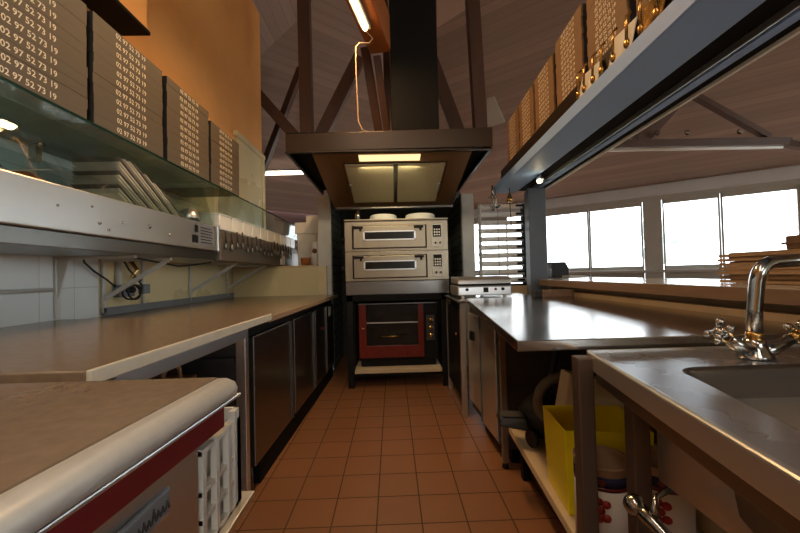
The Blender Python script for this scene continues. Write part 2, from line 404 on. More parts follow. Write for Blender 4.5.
# orange beam with the tube light
ob = tag(obj('ceiling_beam', B().bar((-.42, 1.75, 3.36), (-.06, 3.35, 3.36), .20, .34), ['timbero'], bevel=.01),
         'varnished orange beam carrying the lit tube above the hood', 'beam')
t = thing('roof_strut', (-.05, 3.3, 2.5), 'pair of dark struts running down from the orange beam to the hood', 'strut')
beam('strut', (-.10, 3.40, 3.20), (.0, 3.9, 2.45), .07, .08, par=t); beam('strut', (-.22, 3.5, 3.35), (-.08, 4.1, 2.45), .09, .08, par=t)
beam('strut', (-.02, 3.8, 4.6), (.0, 3.8, 2.45), .07, .08, par=t)
t = thing('tube_lamp', (-.3, 2.7, 3.17), 'lit warm fluorescent tube under the orange ceiling beam', 'lamp')
lamp_t = t
obj('housing', B().bar((-.40, 1.95, 3.175), (-.17, 2.98, 3.175), .075, .03), 'white', t, bevel=.004)
obj('tube', B().tube([(-.395, 1.97, 3.145), (-.175, 2.95, 3.145)], .017), 'tube', t)
area('tube lamp light', (-.28, 2.45, 3.10), (-.28, 2.45, 0), .05, 1.0, 30, WARM)
cp = [(-.18, 3.02, 3.18), (-.12, 3.03, 3.12), (-.15, 3.0, 3.06), (-.23, 2.98, 3.05), (-.26, 2.96, 3.0), (-.262, 2.95, 2.9), (-.258, 2.93, 2.7), (-.25, 2.90, 2.5), (-.245, 2.86, 2.33), (-.21, 2.83, 2.25), (-.15, 2.82, 2.222)]
obj('power_cord', B().tube(cp, .005, 8), 'card', lamp_t)
# truss of the dining room
t = thing('dining_truss', (4.5, 5.5, 3.0), 'brown horizontal truss over the dining room windows', 'roof truss')
beam('tie_beam', (3.1, 5.5, 3.03), (6.3, 5.5, 3.03), .12, .17, par=t)
beam('brace', (4.75, 5.5, 3.85), (6.0, 5.5, 3.12), .09, .10, par=t)
beam('brace', (4.68, 5.52, 3.92), (3.90, 5.52, 3.11), .3, .10, par=t)
beam('brace', (6.1, 5.5, 3.05), (7.4, 5.2, 2.62), .1, .1, par=t)
for x in (4.15, 4.62, 5.45): obj('bolt', B().lathe([(.03, 0), (.045, .02), (.03, .045)], (x, 5.43, 3.18), 10, (0, -1, 0)), 'chrome', t)
lt = thing('dining_tube_lamp', (4.6, 5.4, 2.9), 'long slim white tube under the dining room truss', 'lamp')
obj('tube', B().tube([(3.3, 5.4, 2.925), (6.1, 5.4, 2.925)], .012, 8), 'ceram', lt)
obj('housing', B().box(3.25, 6.15, 5.42, 5.46, 2.915, 2.945), 'white', lt)
t = thing('rafter_beam', (3.2, 7, 6), 'thin diagonal beam crossing the ceiling above the right-hand pizza boxes', 'beam')
beam('beam', (2.3, 7.0, 6.5), (4.5, 7.0, 5.35), .1, .1, par=t); beam('pale_edge', (2.3, 6.93, 6.38), (4.5, 6.93, 5.28), .03, .04, 'lightgrey', par=t)
# far fluorescent
t = thing('wall_tube_lamp', (-2.4, 8, 3.5), 'bright white tube lamp in the far room left of the hood', 'lamp')
obj('tube', B().box(-3.1, -1.95, 7.96, 8.04, 3.38, 3.44), 'tubew', t); obj('housing', B().box(-3.15, -1.9, 7.94, 8.06, 3.44, 3.48), 'white', t)
area('far tube light', (-2.5, 8, 3.36), (-2.3, 8, 0), 1.1, .1, 12, SOFT)
# roof window
def roofp(x, y, d=0): return (x, y, 2.95+G*dR(x, y)+d)
rw = thing('roof_window', roofp(2.0, 7.1), 'small pale roof window between the hood post and the right-hand boxes', 'roof window')
obj('frame', B().extr([roofp(1.94, 6.92, -.02), roofp(2.06, 6.84, -.02), roofp(2.42, 7.33, -.02), roofp(2.11, 7.59, -.02)], (0, 0, .02)), 'lightgrey', rw)
# boxed duct top left
struct(obj('trim_9', B().box(-1.85, -1.655, .2, 2.48, 2.82, 3.6), 'ochre', bevel=.004))
struct(obj('underside_shade', B().box(-1.85, -1.64, .2, 2.49, 2.795, 2.82), 'duct'))  # dark board added to paint the duct's underside as shade
struct(obj('ceiling', B().extr([(.84, 5.86, 5.17), (1.33, 5.4, 5.2), (1.20, 4.7, 5.5), (.72, 4.85, 5.58)], (0, 0, .02)), 'panelpale'))

# ================================================================== HOOD
t = thing('extractor_hood', (0, 3.4, 2.06), 'large bronze and black extractor hood with two filters above the pizza oven', 'extractor hood')
obj('fascia', B().hexa([(-.80, 2.755, 2.06), (.80, 2.725, 2.065), (.80, 2.745, 2.065), (-.80, 2.775, 2.06), (-.80, 2.755, 2.195), (.80, 2.725, 2.215), (.80, 2.745, 2.215), (-.80, 2.775, 2.195)]), 'steelf', t, bevel=.004)
obj('rim', B().box(-.803, .803, 2.745, 2.775, 2.05, 2.06).box(-.803, -.78, 2.775, 4.2, 2.05, 2.06).box(.78, .803, 2.775, 4.2, 2.05, 2.06), 'steelf', t)
obj('side_panel', B().box(-.80, -.78, 2.775, 4.2, 2.06, 2.20), 'black', t)
obj('side_panel', B().box(.78, .80, 2.775, 4.2, 2.06, 2.20), 'black', t)
obj('top_panel', B().box(-.80, .80, 2.776, 5.0, 2.20, 2.215), 'duct', t)
obj('soffit', B().box(-.79, -.615, 2.76, 4.2, 2.10, 2.11).box(.655, .79, 2.76, 4.2, 2.10, 2.11).box(-.79, .79, 2.76, 2.84, 2.11, 2.12), 'duct', t)
def hp(x, u, off=0):   # sloping housing face, u from 0 (front top) to 1 (rear bottom)
    return (x, 2.84+u*1.10, 2.085-u*.235-off)
def slope(b, x0, x1, u0, u1, o0, o1):
    P = [hp(x0, u0, o1), hp(x1, u0, o1), hp(x1, u1, o1), hp(x0, u1, o1)]; Q = [hp(x0, u0, o0), hp(x1, u0, o0), hp(x1, u1, o0), hp(x0, u1, o0)]
    return b.hexa(P+Q)
hb = B(); slope(hb, -.615, -.40, 0, 1, 0, .02); slope(hb, .49, .66, 0, 1, 0, .02); slope(hb, -.4, .49, 0, .13, 0, .02); slope(hb, -.4, .49, .85, 1, 0, .02); slope(hb, -.615, .66, 0, 1, -.03, 0)
obj('filter_housing', hb, 'steelbr', t)
obj('lip', B().box(-.60, .68, 3.90, 3.95, 1.815, 1.85), 'steeld', t, bevel=.008)
obj('housing_side', B().extr([(-.625, 2.84, 2.09), (-.625, 3.95, 1.83), (-.625, 3.95, 2.2), (-.625, 2.84, 2.2)], (.01, 0, 0)), 'black', t)
obj('housing_side', B().extr([(.66, 2.84, 2.09), (.66, 3.95, 1.83), (.66, 3.95, 2.2), (.66, 2.84, 2.2)], (.01, 0, 0)), 'black', t)
for x0, x1 in ((-.38, .03), (.07, .47)):
    fb = B(); slope(fb, x0, x1, .15, .84, .018, .03)
    for k in range(24):
        xx = x0+.01+k*(x1-x0-.02)/24; slope(fb, xx, xx+.006, .17, .82, .03, .034)
    f = obj('filter', fb, 'filter', t)
    hb = B(); xx = x0 if x0 < 0 else x1-.02
    slope(hb, xx, xx+.02, .45, .6, .034, .045); obj('filter_handle', hb, 'steel', f)
obj('mullion', (lambda b: slope(b, .03, .07, .14, .84, .015, .028))(B()), 'steeld', t)
lb = B(); slope(lb, -.25, .25, .02, .1, .018, .026); obj('lamp', lb, 'lamp', t)
area('hood lamp light', (0, 3.0, 2.0), (0, 3.6, .6), .5, .06, 3.5, (1, .84, .5))
obj('duct', B().box(.03, .47, 3.30, 3.74, 2.215, 5.8), 'duct', t, bevel=.006)

# ================================================================== PIZZA OVEN AND STAND
t = thing('deck_oven', (.05, 3.5, .88), 'stainless twin-deck pizza oven with two glazed doors under the hood', 'oven')
ox0, ox1 = -.457, .552
obj('body', B().box(ox0, ox1, 3.52, 4.35, 1.03, 1.63), 'oven', t, bevel=.006)
obj('top_panel', B().box(ox0-.005, ox1+.005, 3.49, 4.36, 1.625, 1.64), 'oven', t, bevel=.003)
obj('base_panel', B().box(ox0+.0, ox1-.0, 3.51, 4.35, .90, 1.03), 'steeld', t, bevel=.004)
for z0 in (1.325, 1.035):
    fb = B(); zt = z0+.285
    fb.box(ox0, -.385, 3.5, 3.52, z0, zt); fb.box(.345, ox1, 3.5, 3.52, z0, zt); fb.box(-.385, .345, 3.5, 3.52, zt-.035, zt); fb.box(-.385, .345, 3.5, 3.52, z0, z0+.025)
    obj('front_frame', fb, 'oven', t, bevel=.002)
    obj('door_gap', B().box(-.386, .346, 3.512, 3.519, z0+.02, zt-.03), 'black', t)
    d = obj('door', B().box(-.372, .332, 3.48, 3.511, z0+.03, zt-.04), 'oven', t, bevel=.006)
    obj('door_glass', B().box(-.26, .22, 3.472, 3.48, z0+.115, z0+.185), 'ovenglass', d)
    gf = B().box(-.275, .235, 3.47, 3.479, z0+.185, z0+.195).box(-.275, .235, 3.47, 3.479, z0+.105, z0+.115).box(-.275, -.26, 3.47, 3.479, z0+.105, z0+.195).box(.22, .235, 3.47, 3.479, z0+.105, z0+.195)
    obj('glass_frame', gf, 'steel', d)
    for x in (-.32, .265): obj('hinge', B().box(x-.045, x+.045, 3.46, 3.48, zt-.065, zt-.045).box(x+.01, x+.03, 3.455, 3.47, zt-.09, zt-.05), 'black', d, bevel=.002)
    p = obj('control_panel', B().box(.395, .50, 3.492, 3.502, z0+.03, zt-.03), 'lightgrey', t, bevel=.002)
    obj('display', B().box(.405, .485, 3.486, 3.494, z0+.13, z0+.245), 'black', p)
    for i in range(3):
        for j in range(3): obj('button', B().box(.415+i*.023, .43+i*.023, 3.482, 3.487, z0+.14+j*.026, z0+.155+j*.026), 'white', p)
    obj('button', B().lathe([(.011, 0), (.009, .012)], (.43, 3.492, z0+.07), 12, (0, -1, 0)), 'black', p)
    obj('button', B().lathe([(.013, 0), (.011, .012)], (.475, 3.492, z0+.07), 12, (0, -1, 0)), 'redpanel', p)
    obj('knob', B().lathe([(.02, 0), (.028, .015), (.028, .04), (.018, .05)], (-.455, 3.55, z0+.12), 14, (-1, 0, 0)), 'black', t)
for x, r_, lab in ((-.08, .15, 'left of the two white pans upside down on the pizza oven'), (.30, .165, 'right and larger of the two white pans upside down on the pizza oven')):
    tag(obj('pan', B().lathe([(r_, 0), (r_, .008), (r_*.95, .015), (r_*.90, .055), (r_*.82, .062)], (x, 3.68, 1.64)), 'ceram'), lab, 'pan', 'pans on the oven')
tag(obj('pipe_stub', B().lathe([(.03, 0), (.03, .09), (.024, .10), (.024, .14)], (-.345, 3.72, 1.64)), 'chrome'), 'short chrome pipe standing at the left end of the oven top', 'pipe')
t = thing('oven_stand', (.05, 3.5, 0), 'black steel stand with a low shelf carrying the pizza oven', 'stand')
for x in (-.42, .50):
    for y in (3.52, 4.3): obj('leg', B().box(x-.03, x+.03, y-.03, y+.03, 0, .90), 'black', t, bevel=.003)
obj('top_rail', B().box(-.45, .53, 3.49, 3.55, .84, .90), 'duct', t); obj('side_rail', B().box(-.45, -.41, 3.5, 4.3, .8, .9), 'black', t); obj('side_rail', B().box(.49, .53, 3.5, 4.3, .8, .9), 'black', t)
obj('shelf', B().box(-.42, .50, 3.52, 4.3, .11, .14), 'black', t); obj('shelf_board', B().box(-.385, .46, 3.49, 4.2, .14, .175), 'shelfwood', t, bevel=.002)
obj('back_panel', B().box(-.44, .52, 4.33, 4.34, .1, .9), 'black', t)
t = thing('grill_oven', (0, 3.6, .28), 'black and red countertop grill oven on the shelf below the pizza oven', 'oven')
obj('body', B().box(-.35, .44, 3.6, 4.1, .24, .80), 'black', t, bevel=.006)
obj('foot_rail', B().box(-.33, .42, 3.62, 4.0, .176, .24), 'black', t)
obj('red_frame', B().box(-.345, -.27, 3.57, 3.6, .27, .80).box(.245, .30, 3.57, 3.6, .27, .80).box(-.27, .245, 3.57, 3.6, .27, .39), 'redpanel', t, bevel=.003)
d = obj('door', B().box(-.268, .243, 3.575, 3.6, .395, .61).box(-.268, .243, 3.575, 3.6, .622, .79), 'ovenglass', t, bevel=.003)
obj('door_trim', B().box(-.268, .243, 3.568, 3.58, .611, .621), 'steel', d)
obj('door_handle', B().tube([(-.15, 3.545, .48), (.13, 3.545, .485)], .007).tube([(-.13, 3.545, .48), (-.13, 3.58, .48)], .005).tube([(.11, 3.545, .485), (.11, 3.58, .485)], .005), 'oldbrass', d)
obj('top_trim', B().box(-.35, .44, 3.57, 3.6, .80, .81), 'steeld', t)
p = obj('knob_panel', B().box(.33, .41, 3.585, 3.6, .43, .68), 'darkgrey', t)
for z in (.48, .555, .63): obj('knob', B().lathe([(.024, 0), (.022, .02), (.012, .024)], (.37, 3.585, z), 14, (0, -1, 0)), 'oldbrass', p)
obj('latch', B().ball((-.30, 3.56, .56), .012), 'oldbrass', t)

# ================================================================== LEFT SIDE
# worktop
tag(obj('long_worktop', B().prism([(-1.83, .84), (-.708, .84), (-.685, 2.0), (-1.83, 2.0)], .865, .895), ['slab'], bevel=.004), 'near thicker tan worktop slab along the left wall with a cream front edge', 'worktop')
e = bpy.data.objects['long_worktop']; o = obj('edge_strip', B().prism([(-.708, .84), (-.696, .84), (-.672, 2.0), (-.685, 2.0)], .86, .896), 'slabedge', e, bevel=.003)
w2 = tag(obj('far_worktop', B().prism([(-1.835, 2.003), (-.70, 2.003), (-.64, 4.14), (-1.835, 4.14)], .85, .878), ['slab'], bevel=.003), 'far tan worktop on the steel fridges along the left wall', 'worktop')
obj('edge_strip', B().prism([(-.70, 2.003), (-.69, 2.003), (-.63, 4.14), (-.64, 4.14)], .848, .879), 'card', w2)
t = thing('refrigerated_counter', (-1.1, 2.9, 0), 'dark stainless undercounter fridge with three doors below the far worktop', 'fridge')
def fx(y): return -.722+(y-1.85)*.028
def face(b, y0, y1, z0, z1, d0, d1):
    return b.prism([(fx(y0)+d0, y0), (fx(y0)+d1, y0), (fx(y1)+d1, y1), (fx(y1)+d0, y1)], z0, z1)
obj('body', face(B(), 1.83, 3.98, .12, .845, -.6, -.035), 'darkgrey', t)
obj('top_rail', face(B(), 1.83, 3.98, .80, .845, -.04, -.015), 'black', t)
for y0, y1 in ((1.87, 2.50), (2.56, 3.12), (3.18, 3.62)):
    d = obj('door', face(B(), y0, y1, .13, .795, -.035, 0), 'steeld', t, bevel=.005)
    obj('handle', face(B(), y1-.035, y1-.015, .14, .785, 0, .012), 'steeld', d)
obj('control_column', face(B(), 3.66, 3.97, .13, .795, -.035, 0), 'steeld', t, bevel=.004)
obj('grille', (lambda b: [face(b, 3.70, 3.93, .2+.03*k, .212+.03*k, 0, .004) for k in range(9)] and b)(B()), 'black', t)
obj('sticker', face(B(), 3.74, 3.84, .68, .77, 0, .003), 'white', t)
obj('red_light', B().lathe([(.016, 0), (.012, .01)], (fx(3.4)+.001, 3.4, .60), 12, (1, 0, 0)), 'redpanel', t)
obj('plinth', face(B(), 1.95, 3.95, 0, .125, -.3, -.012), 'duct', t)
for y in (1.9,):
    obj('leg', B().lathe([(.03, 0), (.022, .02), (.022, .12)], (fx(y)-.05, y, 0), 12), 'steeld', t)
t = thing('open_cabinet', (-1.1, 1.4, 0), 'open steel base cabinet with dark interior under the near left worktop', 'cabinet')
obj('top_rail', B().prism([(-.80, .98), (-.745, .98), (-.725, 1.80), (-.78, 1.80)], .80, .85), 'steel', t, bevel=.003)
obj('post', B().box(-.775, -.725, 1.77, 1.81, 0, .85), 'steel', t, bevel=.004); obj('post', B().box(-.80, -.75, .98, 1.02, 0, .85), 'steel', t, bevel=.004)
obj('side_panel', B().box(-1.4, -.77, 1.795, 1.81, .1, .80), 'darkgrey', t); obj('back_panel', B().box(-1.41, -1.40, .98, 1.81, .1, .85), 'black', t)
obj('drawer_runner', B().box(-1.3, -.78, 1.76, 1.79, .69, .71).box(-1.3, -.78, 1.76, 1.79, .50, .52).box(-1.3, -.78, 1.76, 1.79, .34, .36), 'darkgrey', t)
obj('shelf', B().box(-1.4, -.78, .98, 1.795, .10, .13), 'steeld', t)
obj('bracket', B().prism([(-.79, 1.36), (-.735, 1.36), (-.735, 1.46), (-.79, 1.46)], .851, .863), 'steel', t)
bgp = thing('paper_bag', (-1.0, 1.45, .13), 'brown paper bag with twisted handles inside the open steel cabinet', 'bag')
obj('bag', B().hexa([(-1.15, 1.25, .131), (-.85, 1.25, .131), (-.85, 1.62, .131), (-1.15, 1.62, .131), (-1.13, 1.27, .68), (-.87, 1.27, .68), (-.87, 1.6, .68), (-1.13, 1.6, .68)]), 'kraftr', bgp)
for x in (-.875, -1.12):
    obj('handle', B().tube([(x, 1.36, .67), (x, 1.38, .74), (x, 1.43, .775), (x, 1.48, .74), (x, 1.5, .67)], .008, 8), 'card', bgp)

# near unit in the foreground
t = thing('freezer_table', (-.6, .45, 0), 'foreground counter with pale rounded metal edge, red band and steel front at lower left', 'counter')
def nx(y): return -.36+(y-.36)*.06
tp = B(); prof = [(-.02, .885), (-.004, .898), (.014, .898), (.030, .891), (.036, .878), (.033, .864), (-.02, .864)]
for (y0, y1) in ((-.2, .735),):
    a = [tp.v((nx(y0)-.016+dx, y0, z)) for dx, z in prof]; b_ = [tp.v((nx(y1)-.016+dx, y1, z)) for dx, z in prof]
    tp._f(a[::-1]); tp._f(b_)
    for i in range(len(prof)): tp._f([a[i], a[(i+1) % len(prof)], b_[(i+1) % len(prof)], b_[i]], i in (1, 2, 3, 4))
obj('front_edge', tp, 'aluedge', t)
obj('tabletop', B().prism([(-1.6, -.2), (nx(-.2)-.022, -.2), (nx(.735)-.022, .735), (-1.6, .735)], .864, .9), 'slab', t)
obj('steel_lip', B().prism([(-1.0, -.2), (nx(-.2)+.012, -.2), (nx(.76)+.012, .765), (-1.0, .765)], .852, .859), 'steel', t, bevel=.002)
obj('red_band', B().prism([(-1.0, -.2), (nx(-.2)-.004, -.2), (nx(.73)-.004, .73), (-1.0, .73)], .803, .850), 'red', t, bevel=.003)
fr = obj('front_panel', B().prism([(-1.0, -.2), (nx(-.2)-.012, -.2), (nx(.655)-.012, .655), (-1.0, .655)], .1, .802), 'steel', t, bevel=.003)
pb = obj('nameplate', B().box(-.362, -.354, .47, .575, .738, .778), 'grey', fr, bevel=.004)
# embossed strokes of the worn, unreadable plate
eb = B(); yy = .478
for k, hgt in enumerate((.022, .013, .013, .015, .011, .02, .013, .012, .014)):
    eb.bar((-.3535, yy, .748), (-.3535, yy+.004, .748+hgt), .002, .002, (1, 0, 0)); eb.bar((-.3535, yy+.004, .748+hgt*.7), (-.3535, yy+.009, .748), .003, .003, (1, 0, 0)); yy += .0102
obj('lettering', eb, 'darkgrey', pb)
obj('leg', B().box(-.45, -.41, .828, .855, 0, .584), 'steel', t); obj('leg', B().box(-1.0, -.96, .828, .855, 0, .584), 'steel', t); obj('leg', B().box(-.45, -.40, -.2, -.15, 0, .11), 'steel', t)
obj('lower_shelf', B().box(-1.0, -.335, .66, .86, .585, .60), 'steel', t, bevel=.003)
t = thing('plastic_crate', (-.6, .74, .6), 'white ribbed plastic crate on the steel shelf beside the red-banded counter', 'crate')
cb = B(); x0, x1, y0, y1, z0, z1 = -.70, -.352, .665, .825, .602, .788
for y in (y0, y0+.05, y0+.1, y1-.018): cb.box(x1-.012, x1, y, y+.012, z0, z1)
cb.box(x1-.012, x1, y1-.03, y1, z0, z1+.02)
for z in (z0, z0+.05, z0+.1, z1-.012): cb.box(x1-.02, x1-.002, y0, y1, z, z+.009)
cb.box(x0, x1-.04, y0, y0+.006, z0, z1); cb.box(x0, x1, y1-.006, y1, z0, z1+.02); cb.box(x0, x0+.006, y0, y1, z0, z1); cb.box(x0, x1, y0, y1, z0, z0+.006)
obj('basket', cb, 'white', t); obj('inner_wall', B().box(x1-.05, x1-.046, y0+.006, y1-.006, z0+.006, z1), 'white', t)

# acrylic sign on the left worktop
t = thing('sign_holder', (-1.6, 1.6, .9), 'clear acrylic holder with a printed notice at the left end of the worktop', 'sign')
obj('holder', B().box(-1.75, -1.66, 1.38, 1.55, .896, .90).box(-1.712, -1.70, 1.38, 1.55, .9, 1.06), 'acryl', t)
cd = obj('notice', B().box(-1.706, -1.7045, 1.385, 1.545, .905, 1.055), 'paper', t)
tb = B().box(-1.7044, -1.7035, 1.40, 1.46, 1.02, 1.032).box(-1.7044, -1.7035, 1.465, 1.535, 1.022, 1.032)
for k in range(6): tb.box(-1.7044, -1.7035, 1.40, 1.52-.01*(k % 3), .92+k*.014, .923+k*.014)
obj('print', tb, 'grey', cd)

# brackets and services on the wall
for i, (y, lab) in enumerate(((1.985, 'flat pale steel bracket on the white wall tiles'), (2.30, 'white steel bracket with diagonal arm in front of the wall socket'), (3.27, 'white steel bracket on the cream wall under the near end of the long case'), (4.0, 'farthest white steel bracket with diagonal arm under the long display case'))):
    t = thing('shelf_bracket', (-1.82, y, .9), lab, 'bracket', 'wall brackets under the display cases')
    obj('upright', B().box(-1.828, -1.815, y-.014, y+.014, .90, 1.235), 'lightgrey', t, bevel=.002)
    if i: obj('arm', B().bar((-1.815, y, .985), (-1.42, y, 1.222), .022, .022), 'lightgrey', t)
    else: obj('arm', B().extr([(-1.815, y-.005, 1.0), (-1.815, y-.005, 1.235), (-1.75, y-.005, 1.235)], (0, .01, 0)), 'lightgrey', t)
    obj('top_arm', B().box(-1.815, -1.40, y-.012, y+.012, 1.22, 1.236), 'lightgrey', t)
tag(obj('wall_pipe', B().tube([(-1.80, .5, 1.06), (-1.80, 1.94, 1.06)], .01), 'lightgrey'), 'thin white horizontal pipe on the white wall tiles', 'pipe')
t = thing('wall_socket', (-1.83, 2.45, 1.0), 'grey wall socket box with plugged cables and vertical conduit', 'socket')
obj('box', B().box(-1.834, -1.78, 2.38, 2.52, .99, 1.07), 'grey', t, bevel=.008); obj('box', B().box(-1.834, -1.79, 2.62, 2.69, 1.0, 1.07), 'grey', t, bevel=.006)
for p_, q_, r_ in (((-1.82, 2.655, .93), (-1.82, 2.655, 1.235), .012), ((-1.82, 2.52, 1.03), (-1.82, 2.62, 1.03), .008), ((-1.82, 2.42, 1.07), (-1.82, 2.42, 1.235), .02)): obj('conduit', B().tube([p_, q_], r_), 'lightgrey', t)
obj('plug', B().lathe([(.022, 0), (.02, .04), (.008, .05)], (-1.78, 2.45, 1.035), 14, (1, 0, 0)), 'rubber', t)
def coil(c, r, n, z=.0):
    pts = []
    for k in range(n*12+1): a = 2*math.pi*k/12; pts.append((c[0]+.02*math.sin(a*.5)+.004*k/12, c[1]+r*math.cos(a)*(1+.12*math.sin(k*.4)), c[2]+r*.7*math.sin(a)+z*k/12))
    return pts
tag(obj('power_cable', B().tube(coil((-1.74, 2.44, 1.02), .07, 2)+[(-1.72, 2.5, 1.06), (-1.74, 2.47, 1.12), (-1.75, 2.42, 1.17), (-1.76, 2.38, 1.235)], .006, 6), 'rubber'), 'coiled black cable in front of the grey socket box', 'cable')
tag(obj('loose_cable', B().tube([(-1.76, 2.08, 1.235), (-1.79, 2.12, 1.21), (-1.80, 2.2, 1.16), (-1.79, 2.28, 1.11), (-1.78, 2.34, 1.06)], .006, 6), 'rubber'), 'black cable running down to the socket across the white tiles', 'cable')
tag(obj('loose_cable', B().tube([(-1.5, 2.1, 1.232), (-1.5, 2.35, 1.21), (-1.5, 2.55, 1.19), (-1.5, 2.75, 1.205), (-1.5, 3.0, 1.232)], .006, 6), 'rubber'), 'black cable sagging beneath the steel display case right of the socket', 'cable')
tag(obj('gas_hose', B().tube([(-1.80, 2.5, 1.235), (-1.78, 2.54, 1.17), (-1.79, 2.5, 1.13), (-1.77, 2.56, 1.10)], .014, 8), 'oldbrass'), 'short brass-coloured hose above the grey wall socket', 'hose')

# display case 1
XF = -1.30
t = thing('display_case', (-1.55, 1.7, 1.24), 'near steel-fronted glass display case on brackets with pizza boxes above', 'display case')
obj('chassis', B().box(-1.80, XF-.02, .4, 2.72, 1.237, 1.30), 'steeld', t, bevel=.003)
fp = obj('front_panel', B().box(XF-.02, XF, .4, 2.70, 1.302, 1.485), 'steel', t, bevel=.006)
for y, z, r_ in ((1.62, 1.36, .01), (1.67, 1.335, .007), (1.76, 1.38, .008), (1.95, 1.385, .012), (2.12, 1.36, .008), (1.42, 1.40, .006), (1.58, 1.425, .006)):
    obj('rivet', B().lathe([(r_, 0), (r_*.8, .004), (r_*.3, .006)], (XF, y, z), 10, (1, 0, 0)), 'chrome', fp)
lab_ = obj('label', B().box(XF, XF+.002, 2.40, 2.64, 1.335, 1.475), 'grey', fp)
lb = B()
lb.box(XF+.002, XF+.003, 2.36, 2.43, 1.34, 1.39); lb.box(XF+.002, XF+.003, 2.39, 2.43, 1.41, 1.46)
for k in range(6): lb.box(XF+.002, XF+.003, 2.46, 2.62-.02*(k % 2), 1.345+k*.02, 1.352+k*.02)
obj('print', lb, 'black', lab_)
obj('tray', B().box(-1.80, XF-.021, .4, 2.70, 1.44, 1.452).box(-1.81, -1.80, .4, 2.72, 1.24, 1.45), 'steel', t)
obj('end_cap', B().box(-1.80, XF+.005, 2.702, 2.735, 1.30, 1.50), 'steel', t, bevel=.003)
gs = B().box(-1.82, XF, .4, 2.74, 1.786, 1.794); obj('top_glass', gs, 'shelfglass', t)
obj('glass_edge', B().box(XF, XF+.004, .4, 2.74, 1.785, 1.795), 'gedge', t)
obj('front_glass', B().extr([(XF-.03, .4, 1.487), (XF-.02, .4, 1.487), (XF-.10, .4, 1.785), (XF-.11, .4, 1.785)], (0, 2.3, 0)), 'gglass', t)
obj('mid_glass', B().box(-1.72, -1.44, .4, 2.1, 1.60, 1.607), 'gglass', t)
cl = B().box(-1.46, -1.43, 1.47, 1.495, 1.595, 1.66).tube([(-1.445, 1.48, 1.655), (-1.41, 1.48, 1.665)], .011); obj('glass_clip', cl, 'chrome', t)
obj('end_glass', B().box(-1.80, XF-.03, 2.71, 2.716, 1.50, 1.786), 'gglass', t)
# contents of case 1
for k in range(15):
    y0 = 2.40-.034*k; h = min(.265, (y0-1.80)/1.5)
    if k < 3: h = .17+.03*k
    s_ = B().extr([(-1.60, y0, 1.455), (-1.345, y0, 1.455), (-1.355, y0-h*1.45, 1.455+h), (-1.59, y0-h*1.45, 1.455+h)], (0, .007, 0))
    tag(obj('leaflet', s_, 'paper' if k % 3 else 'sheetgrey'), 'thin grey and white sheet in the fanned pile leaning behind the display glass', 'leaflet', 'fanned sheets in the near display case')
tag(obj('tape_roll', B().lathe([(.055, 0), (.055, .07), (.05, .075), (.04, .07), (.04, .01), (.05, 0)], (-1.385, 2.47, 1.555), 28, (.45, -.25, -1)), ['steel']), 'round silver tin resting tilted at the right end of the near display case', 'tin')
bpy.data.objects['tape_roll'].name = 'round_tin'
obj('base', B().lathe([(.044, 0), (.044, .004)], (-1.385, 2.47, 1.5545), 28, (-.45, .25, 1)), 'cream', bpy.data.objects['round_tin'])
bl = B()
for k in range(4): bl.ball((-1.45-.01*k, 1.42+.03*k, 1.50-.003*k), (.08, .045, .038), 12)
tag(obj('bread_loaf', bl, 'bread'), 'brown crusty loaf wrapped in paper behind the steel front', 'bread')
tag(obj('bread_wrapper', B().extr([(-1.50, 1.30, 1.50), (-1.35, 1.30, 1.50), (-1.36, 1.50, 1.565), (-1.50, 1.50, 1.565)], (0, .01, .005)), 'paper'), 'pale paper wrapper lying over the brown loaf', 'paper')
tag(obj('cloth_bundle', B().ball((-1.44, 1.24, 1.505), (.09, .08, .05), 14), 'navy'), 'navy blue bundle at the far left behind the steel front', 'cloth')

# display case 2
t = thing('long_display_case', (-1.55, 3.8, 1.2), 'far long display case with sloping glass and a row of white tubs', 'display case')
obj('body', B().box(-1.80, XF-.02, 2.74, 4.85, 1.237, 1.40), 'steeld', t, bevel=.01)
obj('front_panel', B().extr([(XF-.05, 2.74, 1.226), (XF, 2.74, 1.235), (XF, 2.74, 1.40), (XF-.02, 2.74, 1.47), (XF-.06, 2.74, 1.47)], (0, 2.25, 0)), 'casepanel', t, bevel=.006)
obj('white_tab', B().box(XF, XF+.01, 4.20, 4.34, 1.24, 1.40), 'white', t)
obj('rear_shelf', B().box(-1.80, XF-.06, 2.75, 4.98, 1.46, 1.475), 'steel', t)
obj('top_glass', B().box(-1.82, XF, 2.745, 5.05, 1.784, 1.792), 'gglass', t)
obj('front_glass', B().extr([(XF-.02, 2.75, 1.60), (XF-.012, 2.75, 1.60), (XF, 2.75, 1.783), (XF-.008, 2.75, 1.783)], (0, 2.25, 0)), 'gglass', t)
obj('end_glass', B().box(-1.80, XF-.02, 5.0, 5.008, 1.48, 1.783), 'gglass', t)
obj('glass_edge', B().box(XF, XF+.004, 2.746, 5.05, 1.783, 1.793), 'gedge', t)
o1 = None
for k in range(10):
    yy = 2.88+k*.215; lab = 'white rectangular tub in the row behind the sloping glass'
    if o1 is None:
        o1 = thing('food_tub', (XF-.10, yy, 1.476), lab, 'tub', 'white tubs in the long display case')
        c = Vector(o1.location)
        obj('tub', B().box(c.x-.12, c.x+.08, yy-.098, yy+.098, 1.477, 1.60), 'white', o1, bevel=.008)
        obj('rim', B().box(c.x-.125, c.x+.085, yy-.102, yy+.102, 1.592, 1.602), 'ceram', o1, bevel=.003)
    else: dup(o1, (XF-.10, yy, 1.476))
o1 = None
